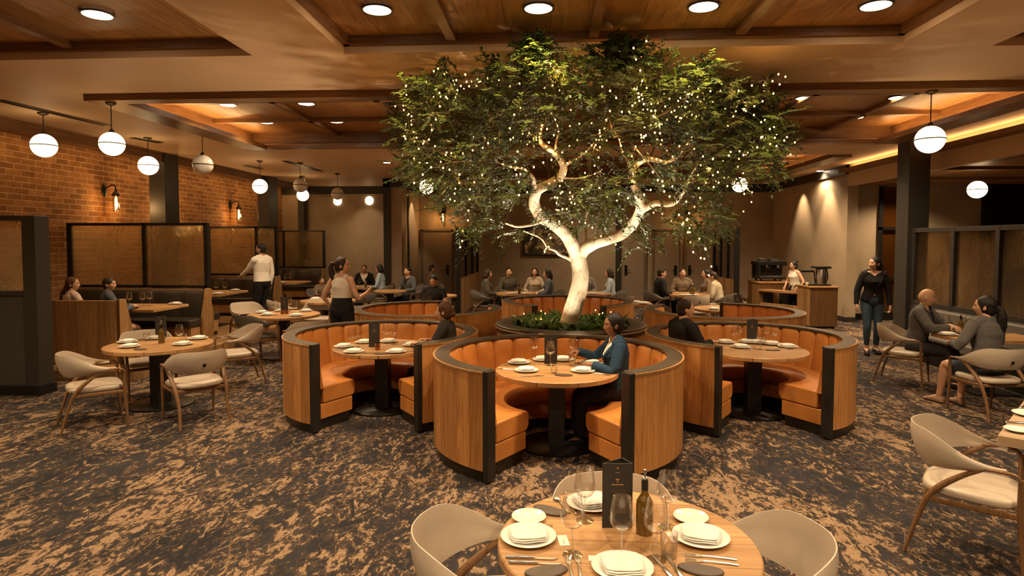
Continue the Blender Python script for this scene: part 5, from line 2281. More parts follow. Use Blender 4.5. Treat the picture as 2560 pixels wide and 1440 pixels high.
SC = {'F': {'wine': 1.12}, 'M': {'wine': 1.12}}
for (key, kind), pts in ITEMS.items():
    proto, noun = PROTO[kind]
    cx, cy, r, z = TABLES[key]
    order = sorted(range(len(pts)), key=lambda i: pts[i][0])
    n = len(pts)
    for rank, i in enumerate(order):
        p = pts[i]
        on = len(p) > 3
        loc = P(p[0], p[1], z)
        # keep things on the table top
        if key not in ('B1', 'B2', 'B3', 'BM', 'C', 'RC'):
            d = Vector((loc.x - cx, loc.y - cy))
            lim = r - {'plate': 0.122, 'napkin': 0.122, 'side': 0.085, 'menu': 0.09, 'knife': 0.11, 'fork': 0.11, 'coaster': 0.085}.get(kind, 0.05)
            if d.length > lim:
                d *= lim / d.length
                loc = Vector((cx + d.x, cy + d.y, z))
        else:
            rzt = {'RC': RCZ}.get(key, 0)
            hw, hd_ = {'B1': (1.35, .49), 'B2': (.64, .6), 'B3': (.65, .55), 'BM': (.475, .35), 'C': (.57, .35), 'RC': (.75, .725)}[key]
            m = {'plate': 0.10, 'napkin': 0.10, 'side': 0.08, 'knife': 0.08, 'spoon': 0.08}.get(kind, 0.045)
            d = Matrix.Rotation(-rzt, 3, 'Z') @ Vector((loc.x - cx, loc.y - cy, 0))
            d.x = max(-hw + m, min(hw - m, d.x))
            d.y = max(-hd_ + m, min(hd_ - m, d.y))
            loc = Vector((cx, cy, 0)) + Matrix.Rotation(rzt, 3, 'Z') @ d
        loc.z = z + 0.0008 + (0.0195 if on else 0)
        if n == 1:
            lab = 'the only ' + noun
        elif rank == 0:
            lab = 'leftmost ' + noun
        elif rank == n - 1:
            lab = 'rightmost ' + noun
        else:
            lab = ORD[rank - 1] + ' ' + noun + ' from the left'
        lab += ' on ' + TN[key]
        rz = rad(p[2]) if len(p) > 2 else 0
        proto.put(lab, loc, rz, noun + 's on ' + TN[key], SC.get(key, {}).get(kind))
g = G()
# ------------------------------------------------------------------ people
from mathutils import noise as mnoise


def skin_mat(name, col):
    n = N(name)
    f = n.noise(n.coord(), 22, 4, 0.6)
    c = n.ramp(f, [(0.3, tuple(v * 0.92 for v in col)), (0.7, tuple(min(1, v * 1.06) for v in col))])
    return n.bsdf(c, 0.48, 0, None, 0.4)


def cloth(name, col, rough=0.85, var=0.10):
    n = N(name)
    v = n.coord()
    f = n.noise(v, 9, 4, 0.6)
    c = n.ramp(f, [(0.3, tuple(x * (1 - var) for x in col)), (0.7, tuple(min(1, x * (1 + var)) for x in col))])
    wv = n.noise(v, 240, 2, 0.5)
    return n.bsdf(c, rough, 0, n.bump(wv, 0.15, 0.002), 0.2)


def hair_mat(name, col):
    n = N(name)
    f = n.noise(n.coord('Object', (90, 90, 12)), 1.6, 3, 0.6, 0.4)
    c = n.ramp(f, [(0.3, tuple(v * 0.55 for v in col)), (0.7, tuple(v * 1.5 for v in col))])
    return n.bsdf(c, 0.5, 0, n.bump(f, 0.5, 0.006), 0.3)


SK = {'fair': skin_mat('fair_skin', (0.60, 0.35, 0.225)), 'tan': skin_mat('tan_skin', (0.44, 0.235, 0.135)), 'dark': skin_mat('brown_skin', (0.24, 0.115, 0.065))}
HAIRC = {'black': hair_mat('black_hair', (0.010, 0.008, 0.007)), 'brown': hair_mat('dark_brown_hair', (0.030, 0.017, 0.010)),
         'auburn': hair_mat('auburn_hair', (0.085, 0.036, 0.016))}
LIPS = plain('lips', (0.34, 0.11, 0.085), 0.4, var=0.05)
EYE = plain('dark_eye', (0.02, 0.014, 0.012), 0.15, var=0.1)
EYEW = plain('eye_white', (0.33, 0.27, 0.23), 0.3, var=0.02)
CL = {k: cloth(k + '_fabric', c) for k, c in dict(
    white=(0.72, 0.67, 0.60), black=(0.013, 0.012, 0.012), charcoal=(0.035, 0.033, 0.034), navy=(0.018, 0.046, 0.088), grey=(0.105, 0.098, 0.095),
    bluegrey=(0.085, 0.095, 0.115), pink=(0.60, 0.45, 0.38), paleblue=(0.34, 0.42, 0.50), denim=(0.040, 0.066, 0.098), olive=(0.085, 0.075, 0.055), cream=(0.46, 0.38, 0.28),
    taupe=(0.18, 0.13, 0.09), darkblue=(0.045, 0.055, 0.075), midgrey=(0.20, 0.18, 0.165), nude=(0.42, 0.27, 0.19)).items()}


def ik(a, c, l1, l2, pole):
    a, c, pole = Vector(a), Vector(c), Vector(pole)
    d = c - a
    L = d.length
    if L > (l1 + l2) * 0.985:
        c = a + d * ((l1 + l2) * 0.985 / L)
        d = c - a
        L = d.length
    u = d / L
    k = (l1 * l1 - l2 * l2 + L * L) / (2 * L)
    h = math.sqrt(max(0, l1 * l1 - k * k))
    p = pole - u * pole.dot(u)
    p.normalize()
    return a + u * k + p * h, c


def superring(c, ax, ay, hw, hd, n=28, e=2.3, fb=1.0):
    out = []
    for i in range(n):
        t = 2 * PI * i / n
        cs, sn = math.cos(t), math.sin(t)
        x = math.copysign(abs(cs) ** (2 / e), cs) * hw
        y = math.copysign(abs(sn) ** (2 / e), sn) * hd * (fb if sn > 0 else 1)
        out.append(c + ax * x + ay * y)
    return out


def loft(g, rings):
    b = len(g.v)
    n = len(rings[0])
    g.grid(rings, closed_u=True)
    g.f.append(tuple(reversed(range(b, b + n))))
    g.f.append(tuple(range(len(g.v) - n, len(g.v))))
    g.m += [0, 0]


def head_mesh(g, Mx, s, male, grow=0.0):
    nu, nv = 48, 36
    rx, ry, rz = (0.073, 0.094, 0.113) if not male else (0.076, 0.097, 0.116)
    rows = []
    for j in range(nv + 1):
        ph = PI * j / nv
        row = []
        for i in range(nu):
            t = 2 * PI * i / nu
            x, y, z = math.sin(ph) * math.cos(t), math.sin(ph) * math.sin(t), -math.cos(ph)
            X, Y, Z = x * rx, y * ry, z * rz
            low = smoothstep(0.0, -0.095, Z)
            X *= 1 - (0.26 if not male else 0.17) * low
            if Y < 0:
                Y *= 1 - 0.35 * smoothstep(-0.02, -0.10, Z)
                Y -= 0.006 * (1 - abs(z))
            if y > 0.15:
                fr = smoothstep(0.15, 0.6, y)
                Y += fr * 0.010 * math.exp(-((Z + 0.098) / 0.018) ** 2) * math.exp(-(X / 0.026) ** 2)          # chin
                nose = math.exp(-(X / 0.0115) ** 2) * (smoothstep(0.022, -0.028, Z) if Z > -0.028 else smoothstep(-0.045, -0.030, Z))
                Y += fr * 0.0185 * nose
                Y += fr * 0.006 * math.exp(-((Z + 0.031) / 0.008) ** 2) * math.exp(-(X / 0.019) ** 2)          # nostrils
                for q in (-1, 1):
                    Y -= fr * 0.010 * math.exp(-((Z - 0.008) / 0.014) ** 2) * math.exp(-((X - q * 0.031) / 0.017) ** 2)
                    Y += fr * 0.004 * math.exp(-((Z - 0.028) / 0.008) ** 2) * math.exp(-((X - q * 0.030) / 0.022) ** 2)
                    Y += fr * 0.004 * math.exp(-((Z + 0.028) / 0.018) ** 2) * math.exp(-((X - q * 0.042) / 0.017) ** 2)
                Y += fr * 0.0065 * math.exp(-((Z + 0.0575) / 0.0045) ** 2) * math.exp(-(X / 0.020) ** 2)
                Y += fr * 0.0070 * math.exp(-((Z + 0.0685) / 0.0050) ** 2) * math.exp(-(X / 0.018) ** 2)
                Y -= fr * 0.0030 * math.exp(-((Z + 0.063) / 0.0025) ** 2) * math.exp(-(X / 0.022) ** 2)
            row.append(Mx @ (Vector((X, Y, Z)) * s))
        rows.append(row)
    loft(g, rows)
    for q in (-1, 1):
        E = Mx @ Matrix.Translation(Vector((q * 0.0745, -0.006, -0.008)) * s) @ Matrix.Rotation(q * rad(20), 4, 'Z') @ Matrix.Diagonal((0.30, 0.72, 1.15, 1))
        g.sphere((0, 0, 0), 0.027 * s, 12, 8, (1, 1, 1), E)


def hand_mesh(g, wrist, d, nrm, s, curl=0.5, side=1):
    """palm and five bent fingers; d: direction, nrm: palm facing"""
    d = d.normalized()
    nrm = (nrm - d * nrm.dot(d)).normalized()
    w = d.cross(nrm) * side            # towards the thumb
    S = s
    rings = []
    for u, hw, hd in ((-0.01, 0.024, 0.019), (0.015, 0.030, 0.017), (0.05, 0.039, 0.016), (0.08, 0.041, 0.0135), (0.092, 0.037, 0.010)):
        rings.append(superring(wrist + d * (u * S), w, nrm, hw * S, hd * S, 16, 2.6))
    loft(g, rings)
    for k, (off, L) in enumerate(((0.031, 0.070), (0.0105, 0.078), (-0.0105, 0.072), (-0.031, 0.057))):
        p0 = wrist + d * (0.080 * S) + w * (off * S)
        c = curl * (0.85 + 0.12 * k)
        pts, a = [p0], 0.10 * c
        dd = (d + w * (off * 0.9)).normalized()
        for seg in (0.42, 0.33, 0.25):
            a += c * 0.75
            v = dd * math.cos(a) + nrm * math.sin(a)
            pts.append(pts[-1] + v * (L * seg * S))
        g.tube(pts, [0.0092 * S, 0.0084 * S, 0.0078 * S, 0.0062 * S], 8)
        g.sphere(pts[-1], 0.0064 * S, 8, 6)
    p0 = wrist + d * (0.018 * S) + w * (0.024 * S)
    v1 = (d * 0.62 + w * 0.70 + nrm * 0.30).normalized()
    v2 = (d * 0.85 + w * 0.25 + nrm * (0.25 + 0.4 * curl)).normalized()
    p1 = p0 + v1 * (0.046 * S)
    p2 = p1 + v2 * (0.032 * S)
    g.tube([p0, p1, p2, p2 + v2 * (0.022 * S)], [0.0125 * S, 0.0105 * S, 0.0092 * S, 0.007 * S], 8)


def voxel(name, g, vox, mats, parent, smooth_it=3, folds=0.0, fscale=7.0, cut=None):
    me = g.mesh(name, mats, smooth=0)
    o = bpy.data.objects.new(name, me)
    COL.objects.link(o)
    m = o.modifiers.new('r', 'REMESH')
    m.mode = 'VOXEL'
    m.voxel_size = vox
    m.adaptivity = 0
    if smooth_it:
        m = o.modifiers.new('s', 'SMOOTH')
        m.iterations = smooth_it
        m.factor = 0.5
    dg = bpy.context.evaluated_depsgraph_get()
    new = bpy.data.meshes.new_from_object(o.evaluated_get(dg))
    o.modifiers.clear()
    o.data = new
    bpy.data.meshes.remove(me)
    new.name = name
    new.materials.clear()
    for m in (mats if isinstance(mats, (list, tuple)) else [mats]):
        new.materials.append(m)
    nv = len(new.vertices)
    if folds and nv:
        co = np.empty(nv * 3, dtype=np.float32)
        no = np.empty(nv * 3, dtype=np.float32)
        new.vertices.foreach_get('co', co)
        new.vertices.foreach_get('normal', no)
        co = co.reshape(-1, 3)
        no = no.reshape(-1, 3)
        amp = np.array([mnoise.noise((float(p[0]) * fscale, float(p[1]) * fscale, float(p[2]) * fscale * 0.55)) - abs(mnoise.noise((float(p[0]) * fscale * 1.7 + 5, float(p[1]) * fscale * 1.7, float(p[2]) * fscale * 0.8))) * 0.8 for p in co])
        co = co + no * (amp * folds)[:, None]
        new.vertices.foreach_set('co', co.astype(np.float32).ravel())
    if cut is not None:
        import bmesh
        bm = bmesh.new()
        bm.from_mesh(new)
        kill = [f for f in bm.faces if cut(f.calc_center_median())]
        bmesh.ops.delete(bm, geom=kill, context='FACES')
        for _ in range(10):
            mv = {}
            for v in bm.verts:
                if v.is_boundary:
                    nb = [e.other_vert(v) for e in v.link_edges if e.is_boundary]
                    if len(nb) == 2:
                        mv[v] = v.co * 0.4 + (nb[0].co + nb[1].co) * 0.3
            for v, c in mv.items():
                v.co = c
        bm.to_mesh(new)
        bm.free()
    new.polygons.foreach_set('use_smooth', [True] * len(new.polygons))
    new.update()
    o.data = new
    o.parent = parent
    return o


def person(label, loc, ang, s=1.0, male=False, pose='sit', seat=0.46, lean=6, bend=0, head=(0, 0), hands=None, feet=None, skin='fair', hair='black', style='bun',
           top=('shirt', 'white', 'long'), under=None, legs=('trousers', 'black'), shoes='black', vox=0.006, curl=(0.5, 0.5), palm=None, beard=False, twist=0, v_neck=0.0, apron=None, group=None):
    t = thing('person', label, 'person', loc, rad(ang - 90), group)
    base = loc[2]
    up, right, fwd = Vector((0, 0, 1)), Vector((1, 0, 0)), Vector((0, 1, 0))
    fat = 1.08 if male else 1.0
    sw = (0.176 if male else 0.150) * s
    if pose == 'sit':
        pel = Vector((0, 0.0, seat - base + 0.092 * s))
    else:
        pel = Vector((0, 0, 0.925 * s))
    la = rad(lean)
    sp = (up * math.cos(la) + fwd * math.sin(la)).normalized()
    tw_ = Matrix.Rotation(rad(twist), 3, 'Z')
    cr = tw_ @ right
    cf = sp.cross(cr) * -1
    cf = (tw_ @ fwd - sp * (tw_ @ fwd).dot(sp)).normalized()
    L = 0.50 * s
    neck = pel + sp * L
    # torso sections: t, half width, half depth, forward offset
    if male:
        sec = [(-0.17, 0.095, 0.080, 0), (-0.08, 0.150, 0.105, 0), (0.04, 0.168, 0.118, 0), (0.22, 0.158, 0.110, 0.005), (0.42, 0.150, 0.106, 0.012), (0.62, 0.168, 0.118, 0.012), (0.78, 0.178, 0.118, 0.006), (0.90, 0.165, 0.095, -0.004), (0.97, 0.105, 0.070, -0.006), (1.03, 0.062, 0.060, 0.0)]
    else:
        sec = [(-0.17, 0.090, 0.080, 0), (-0.08, 0.150, 0.108, 0), (0.04, 0.168, 0.118, -0.004), (0.22, 0.146, 0.104, 0), (0.40, 0.120, 0.090, 0.008), (0.60, 0.134, 0.104, 0.014), (0.70, 0.142, 0.122, 0.020), (0.80, 0.148, 0.104, 0.010), (0.90, 0.138, 0.082, -0.002), (0.97, 0.085, 0.060, -0.006), (1.03, 0.052, 0.052, 0.0)]

    def tframe(u):
        k = smoothstep(0.0, 0.6, u)
        r = (right * (1 - k) + cr * k).normalized()
        f = (fwd * (1 - k) + cf * k).normalized()
        return r, f

    def torso(g, grow=0.0, u0=-9, u1=9, wid=1.0):
        rings = []
        for u, hw, hd, fo in sec:
            if u < u0 or u > u1:
                continue
            r, f = tframe(u)
            if pose == 'sit' and u < 0:
                pass
            rings.append(superring(pel + sp * (u * L) + f * (fo * s), r, f, (hw * wid) * s + grow, hd * s + grow))
        loft(g, rings)

    # head
    hy, hp = head
    nk = sp * 0.65 + up * 0.35
    nk.normalize()
    hc = neck + nk * (0.150 * s) + cf * (0.022 * s)
    HM = Matrix.Translation(hc) @ Matrix.Rotation(rad(hy + twist), 4, 'Z') @ Matrix.Rotation(rad(hp), 4, 'X')
    # limbs
    sh = {q: neck - sp * (0.052 * s) + cr * (q * sw) for q in (-1, 1)}
    hip = {q: pel + right * (q * 0.088 * s) - up * (0.035 * s) for q in (-1, 1)}
    if hands is None:
        hands = {1: (0.14, 0.30, pel.z + 0.16 * s), -1: (-0.14, 0.30, pel.z + 0.16 * s)} if pose == 'sit' else {1: (0.27, 0.05, 0.80 * s), -1: (-0.27, 0.05, 0.80 * s)}
    el, wr = {}, {}
    for q in (-1, 1):
        el[q], wr[q] = ik(sh[q], Vector(hands[q][:3]), 0.285 * s, 0.245 * s, Vector(hands[q][3]) if len(hands[q]) > 3 else Vector((q * 0.7, -0.5, -0.6)))
    if feet is None:
        if pose == 'sit':
            feet = {q: (q * 0.10, 0.44 * s, 0.075 - base * 0) for q in (-1, 1)}
        else:
            feet = {q: (q * 0.085, 0.0, 0.075 * s) for q in (-1, 1)}
    kn, an = {}, {}
    for q in (-1, 1):
        kn[q], an[q] = ik(hip[q], Vector(feet[q][:3]), 0.415 * s, 0.40 * s, Vector((q * 0.12, 1, 0.5)) if pose == 'sit' else Vector((q * .05, 1, 0)))
    ak = 1.02 if male else 0.84

    def arm(g, q, grow=0.0, end=1.0):
        r = [0.058, 0.052, 0.044, 0.041, 0.036, 0.028, 0.0245]
        A, B, C = sh[q], el[q], wr[q]
        pts = [A, A.lerp(B, 0.35), A.lerp(B, 0.8), B.lerp(C, 0.08), B.lerp(C, 0.35), B.lerp(C, 0.8), C]
        if end < 1.0:      # short sleeve / rolled sleeve: cut along the arm
            k = end * 2
            pts = [p for i, p in enumerate(pts) if (0, .35, .8, 1.08, 1.35, 1.8, 2)[i] < k]
            e = A.lerp(B, k) if k <= 1 else B.lerp(C, k - 1)
            pts.append(e)
        g.tube(pts, [v * s * ak + grow for v in r[:len(pts)]], 14)
        g.sphere(A, 0.056 * s * ak + grow, 14, 10)

    def leg(g, q, grow=0.0, end=1.0):
        A, B, C = hip[q], kn[q], an[q]
        pts = [A, A.lerp(B, 0.25), A.lerp(B, 0.75), B, B.lerp(C, 0.28), B.lerp(C, 0.75), C]
        r = [0.094, 0.086, 0.063, 0.055, 0.053, 0.036, 0.033]
        if end < 1.0:
            k = end * 2
            keep = [i for i in range(7) if (0, .25, .75, 1, 1.28, 1.75, 2)[i] < k]
            pts = [pts[i] for i in keep] + [A.lerp(B, k) if k <= 1 else B.lerp(C, k - 1)]
            r = r[:len(pts)]
        g.tube(catmull(pts, 3), [lerp(r[min(i // 3, len(r) - 1)], r[min(i // 3 + 1, len(r) - 1)], (i % 3) / 3) * s + grow for i in range((len(pts) - 1) * 3 + 1)], 16)
        g.sphere(A, 0.092 * s + grow, 14, 10)

    # ---- body: one continuous surface
    g = G()
    torso(g)
    g.tube([neck - sp * 0.03 * s, neck + nk * 0.05 * s, hc - nk * 0.04 * s], [0.058 * s * ak, 0.050 * s * ak, 0.050 * s * ak], 18)
    for q in (-1, 1):
        g.tube([neck + sp * 0.005, neck.lerp(sh[q], 0.55) + sp * 0.012 * s, sh[q]], [0.046 * s, 0.050 * s, 0.052 * s], 12)
        arm(g, q)
        leg(g, q)
        d = wr[q] - el[q]
        pn = Vector(palm[q]) if palm and q in palm else (Vector((0, -0.1, -1)) if pose == 'sit' else Vector((-q, 0, 0)))
        hd_ = d.normalized()
        if pose == 'sit' and not (palm and q in palm):
            hd_ = (hd_ + Vector((-q * 0.25, 0.35, -hd_.z * 0.6))).normalized()
        nn = pn
        sd = 1 if (hd_.cross((nn - hd_ * nn.dot(hd_)).normalized())).dot(Vector((-q, 0.6, 0.4))) > 0 else -1
        hand_mesh(g, wr[q] - hd_ * 0.005, hd_, nn, s, curl[0 if q < 0 else 1], sd)
        ft = Vector(feet[q][:3])
        fd = Vector((q * 0.15, 1, 0)).normalized()
        g.tube([an[q] + up * 0.0, an[q] + fd * 0.05 * s - up * 0.022 * s, an[q] + fd * 0.13 * s - up * 0.05 * s, an[q] + fd * 0.19 * s - up * 0.056 * s], [0.034 * s, 0.036 * s, 0.028 * s, 0.014 * s], 12)
        g.sphere(an[q] - fd * 0.03 * s - up * 0.045 * s, 0.028 * s, 10, 8)
    head_mesh(g, HM, s, male)
    body = voxel('body', g, vox, [SK[skin], LIPS, EYE, HAIRC[hair], EYEW], t, 2)
    inv = HM.inverted()
    for p in body.data.polygons:
        c = (inv @ p.center) / s
        if abs(c.x) < 0.06 and 0.045 < c.y < 0.14 and -0.10 < c.z < 0.05:
            ax = abs(c.x) - 0.031
            if (ax / 0.0125) ** 2 + ((c.z - 0.007) / 0.0044) ** 2 < 1:
                p.material_index = 2 if abs(ax) < 0.0075 else (4 if vox < 0.009 else 0)
            elif (c.x / 0.0225) ** 2 + ((c.z + 0.063) / 0.0092) ** 2 < 1:
                p.material_index = 1
            elif (ax / 0.019) ** 2 + ((c.z - 0.026 + ax * ax * 14) / 0.0030) ** 2 < 1:
                p.material_index = 3
    # ---- hair
    if style != 'bald':
        g = G()

        def hs(c, r, sc=(1, 1, 1)):
            g.sphere((0, 0, 0), r * s, 28, 18, sc, HM @ Matrix.Translation(Vector(c) * s))

        def ht(pts, rs):
            g.tube([HM @ (Vector(p) * s) for p in pts], [r * s for r in rs], 14)
        if male or style == 'crop':
            hs((0, -0.012, 0.024), 0.1, (0.80, 0.985, 1.03))
            hs((0, -0.035, -0.012), 0.078, (0.96, 0.92, 1.05))
        else:
            hs((0, -0.017, 0.019), 0.1, (0.825, 1.0, 1.09))
            hs((0, -0.040, -0.020), 0.078, (0.98, 0.9, 1.1))
        if style == 'bun':
            hs((0, -0.120, -0.030), 0.033, (1.1, 0.9, 1))
        elif style == 'topbun':
            hs((0, -0.095, 0.118), 0.042)
        elif style == 'pony':
            ht([(0, -0.10, 0.030), (0, -0.145, 0.035), (0, -0.165, -0.02), (0, -0.150, -0.12), (0.0, -0.125, -0.20), (0, -0.11, -0.25)], [0.026, 0.028, 0.036, 0.042, 0.030, 0.008])
        elif style == 'longpony':
            ht([(0, -0.105, 0.0), (0, -0.14, -0.02), (0, -0.155, -0.10), (0.012, -0.145, -0.20), (0.015, -0.125, -0.29), (0.012, -0.115, -0.35)], [0.030, 0.034, 0.048, 0.058, 0.046, 0.012])
        elif style == 'lowtail':
            ht([(0, -0.09, -0.03), (0, -0.115, -0.09), (-0.005, -0.115, -0.17), (-0.01, -0.10, -0.25)], [0.042, 0.040, 0.040, 0.012])
        elif style == 'long':
            for q in (-1, 1):
                ht([(q * 0.055, -0.03, 0.03), (q * 0.070, -0.045, -0.06), (q * 0.068, -0.05, -0.15), (q * 0.06, -0.055, -0.23)], [0.036, 0.034, 0.034, 0.012])
            ht([(0, -0.075, 0.0), (0, -0.085, -0.10), (0, -0.085, -0.22)], [0.06, 0.055, 0.02])
        elif style == 'bob':
            for q in (-1, 1):
                ht([(q * 0.058, -0.02, 0.03), (q * 0.074, -0.03, -0.05), (q * 0.066, -0.03, -0.10)], [0.034, 0.034, 0.014])
            hs((0, -0.06, -0.05), 0.075)
        elif style == 'quiff':
            hs((0, 0.02, 0.098), 0.06, (1.05, 1.2, 0.6))
        if beard:
            hs((0, 0.028, -0.088), 0.052, (1.05, 1.12, 0.72))
        voxel('hair', g, max(vox, 0.006), HAIRC[hair], t, 3, 0.003, 30)

    # ---- clothing
    inv_t = lambda p: ((p - pel).dot(sp) / L, (p - pel).dot(cr) / s, (p - pel).dot(cf) / s)

    def front(u, x, extra):
        for a, b in zip(sec, sec[1:]):
            if a[0] <= u <= b[0]:
                k = (u - a[0]) / (b[0] - a[0])
                hw, hd, fo = (lerp(a[i], b[i], k) for i in (1, 2, 3))
                break
        else:
            hw, hd, fo = sec[-1][1:]
        e = 2.3
        y = hd * max(0.0, 1 - min(1, abs(x) / hw) ** e) ** (1 / e) + fo + extra
        return pel + sp * (u * L) + cr * (x * s) + cf * (y * s)

    def top_garment(kind, colour, sleeve, grow, cutv=0.0, fold=0.007):
        g = G()
        if kind == 'tank':
            rings = []
            for u, hw, hd, fo in sec:
                if 0.10 <= u <= 0.92:
                    r, f = tframe(u)
                    k = 0.90 if u > 0.85 else (0.97 if u > 0.75 else 1.0)
                    rings.append(superring(pel + sp * (u * L) + f * (fo * s), r, f, hw * k * s + grow, hd * s + grow))
            rings.append(superring(pel + sp * (0.985 * L) - cf * 0.006 * s, cr, cf, 0.072 * s, 0.056 * s + grow))
            loft(g, rings)
            for q in (-1, 1):
                g.tube([neck - sp * 0.012 * s + cr * q * 0.055 * s, neck - sp * 0.03 * s + cr * q * 0.100 * s], [0.056 * s, 0.054 * s], 12)
        else:
            low = {'blazer': -0.10, 'jacket': -0.05, 'cardigan': -0.08}.get(kind, 0.02)
            torso(g, grow, low - 0.03, 1.05)
            for q in (-1, 1):
                g.tube([neck - sp * 0.004, neck.lerp(sh[q], 0.55) + sp * 0.012 * s, sh[q]], [0.048 * s + grow, 0.053 * s + grow, 0.056 * s + grow], 12)
                arm(g, q, grow, {'long': 0.985, 'short': 0.30, 'rolled': 0.80}[sleeve])
            if kind in ('blazer', 'jacket', 'shirt'):
                g.tube([neck - sp * 0.05 * s, neck + nk * 0.030 * s], [0.070 * s + grow, (0.058 if male else 0.054) * s + grow], 18)
        cut = None
        if cutv > 0:
            def cut(c):
                u, x, y = inv_t(c)
                w = 0.105 * smoothstep(1 - cutv, 1.06, u) + (0.006 if u > 1 - cutv else -1)
                if kind in ('blazer', 'jacket', 'cardigan') and u <= 1 - cutv and cutv > 0.5:
                    w = 0.016 + 0.06 * smoothstep(0.45, 0.0, u)
                return y > 0.02 and abs(x) < w
        nm = {'tank': 'sleeveless_top'}.get(kind, kind)
        o = voxel(nm, g, vox, CL[colour], t, 3, fold if kind != 'tank' else 0.004, 9.0, cut)
        if cut is not None:
            m = o.modifiers.new('solid', 'SOLIDIFY')
            m.thickness = 0.004
            m.offset = -1
        if cutv > 0.4 and kind == 'blazer':
            for q in (-1, 1):
                rows = []
                for i in range(11):
                    u = lerp(1 - cutv, 0.985, i / 10)
                    w = 0.105 * smoothstep(1 - cutv, 1.06, u) + 0.004
                    wd = 0.045 * min(1, i / 6) * (1.15 if i in (6, 7) else 0.75 if i > 8 else 1)
                    rows.append([front(u, q * (w + wd * j / 3), grow / s + 0.006 + 0.006 * math.sin(PI * j / 3)) for j in range(4)])
                gl = G()
                gl.grid(rows)
                obj('lapel', gl, CL[colour], t, smooth=60, solid=0.004)
        return o
    if under:
        top_garment(under[0], under[1], under[2] if len(under) > 2 else 'short', 0.006 * s, v_neck * 0.16, 0.002)
    top_garment(top[0], top[1], top[2], (0.020 if under or top[0] == 'blazer' else 0.011) * s, v_neck)
    kind, col = legs[:2]
    g = G()
    gr = 0.012 * s if kind != 'jeans' else 0.006 * s
    wg = (0.019 if top[0] in ('shirt', 'tank') and not under else 0.010) * s
    if kind == 'skirt':
        torso(g, wg, -0.2, 0.30)
        for q in (-1, 1):
            leg(g, q, gr, 0.40)
        if pose == 'sit':
            a, b = hip[-1].lerp(kn[-1], 0.4), hip[1].lerp(kn[1], 0.4)
            g.tube([a, b], 0.07 * s, 12)
    else:
        torso(g, wg, -0.2, 0.42 if kind == 'highwaist' else 0.12 if male else 0.25)
        for q in (-1, 1):
            leg(g, q, gr, {'jeans': 0.90}.get(kind, 0.955))
            if kind in ('trousers', 'highwaist'):
                g.tube([kn[q], kn[q].lerp(an[q], 0.94)], [0.062 * s, (0.060 if male else 0.052) * s], 14)
    voxel({'highwaist': 'trousers'}.get(kind, kind), g, vox, CL[col], t, 3, 0.005, 8.0)
    if kind in ('jeans',):
        g = G()
        g.add(*arc_prof([(1.0, -0.018), (1.0, 0.018), (0.985, 0.018), (0.985, -0.018)], 0, 2 * PI, 32), Matrix.Translation(pel + sp * 0.22 * L) @ Matrix.Diagonal((0.163 * s, 0.122 * s, 1, 1)))
        bo = obj('belt', g, M['black'], t)
        g = G()
        g.cbox(pel + sp * 0.22 * L + fwd * 0.125 * s, (0.045, 0.008, 0.035))
        obj('belt_buckle', g, M['brass'], bo, smooth=0, bevel=0.003)
    if apron:
        g = G()
        rings = []
        for u, hw, hd, fo in sec:
            if -0.10 <= u <= 0.25:
                rings.append(superring(pel + sp * (u * L) + fwd * fo, right, fwd, hw * s + 0.018, hd * s + 0.018))
        loft(g, rings)
        voxel('apron', g, vox, CL[apron], t, 3, 0.004)
    if shoes:
        for q in (-1, 1):
            g = G()
            fd = Vector((q * 0.15, 1, 0)).normalized()
            sd = fd.cross(up)
            fl = an[q].z - 0.068 * s
            c0 = Vector((an[q].x, an[q].y, fl))
            rings = []
            for u, hw, h0, h1 in ((-0.062, 0.022, 0.008, 0.055), (-0.045, 0.032, 0.004, 0.072), (0.0, 0.036, 0.004, 0.080), (0.06, 0.040, 0.004, 0.070), (0.12, 0.044, 0.004, 0.050), (0.17, 0.038, 0.004, 0.038), (0.20, 0.020, 0.008, 0.026)):
                rings.append(superring(c0 + fd * u * s + up * ((h0 + h1) / 2 * s), sd, up, hw * s + 0.003, (h1 - h0) / 2 * s + 0.002, 16, 2.6))
            loft(g, rings)
            obj('shoe', g, CL[shoes] if shoes in CL else M['black'], t, smooth=60)
    return t


# two women in the nearest wall booth
B0 = 0.15
person('person with a long auburn tail and pink top, in the nearest wall booth', (-7.70, 9.47, B0), 66, 0.97, seat=0.60, head=(-52, 0), hair='auburn', style='lowtail', top=('shirt', 'pink', 'short'), legs=('skirt', 'taupe'), lean=4,
       hands={1: (0.16, 0.33, 0.78), -1: (-0.10, 0.36, 0.78)}, feet={q: (q * 0.1, 0.44, 0.075) for q in (-1, 1)}, vox=0.0085)
person('person in a blue grey cardigan with short dark hair, in the nearest wall booth', (-7.08, 9.45, B0), 50, 0.97, seat=0.60, head=(-42, 0), hair='brown', style='crop', top=('cardigan', 'bluegrey', 'long'), under=('shirt', 'white'), legs=('skirt', 'bluegrey'), lean=4,
       hands={1: (0.10, 0.36, 0.80), -1: (-0.10, 0.38, 0.80)}, feet={1: (0.12, 0.50, 0.075), -1: (-0.06, 0.46, 0.075)}, vox=0.0085)
# waiter on the platform
person('person in a white shirt and black trousers, standing with one hand held out', (-6.08, 12.75, B0), 158, 1.075, male=True, pose='stand', head=(14, 4), hair='black', style='short', skin='tan', beard=True, top=('shirt', 'white', 'long'),
       legs=('trousers', 'black'), lean=-1, hands={-1: (-0.14, 0.46, 1.12, (-0.3, -0.8, -0.6)), 1: (0.25, 0.04, 0.86)}, palm={-1: (0.2, 0, 1)}, curl=(0.25, 0.5), vox=0.0075)
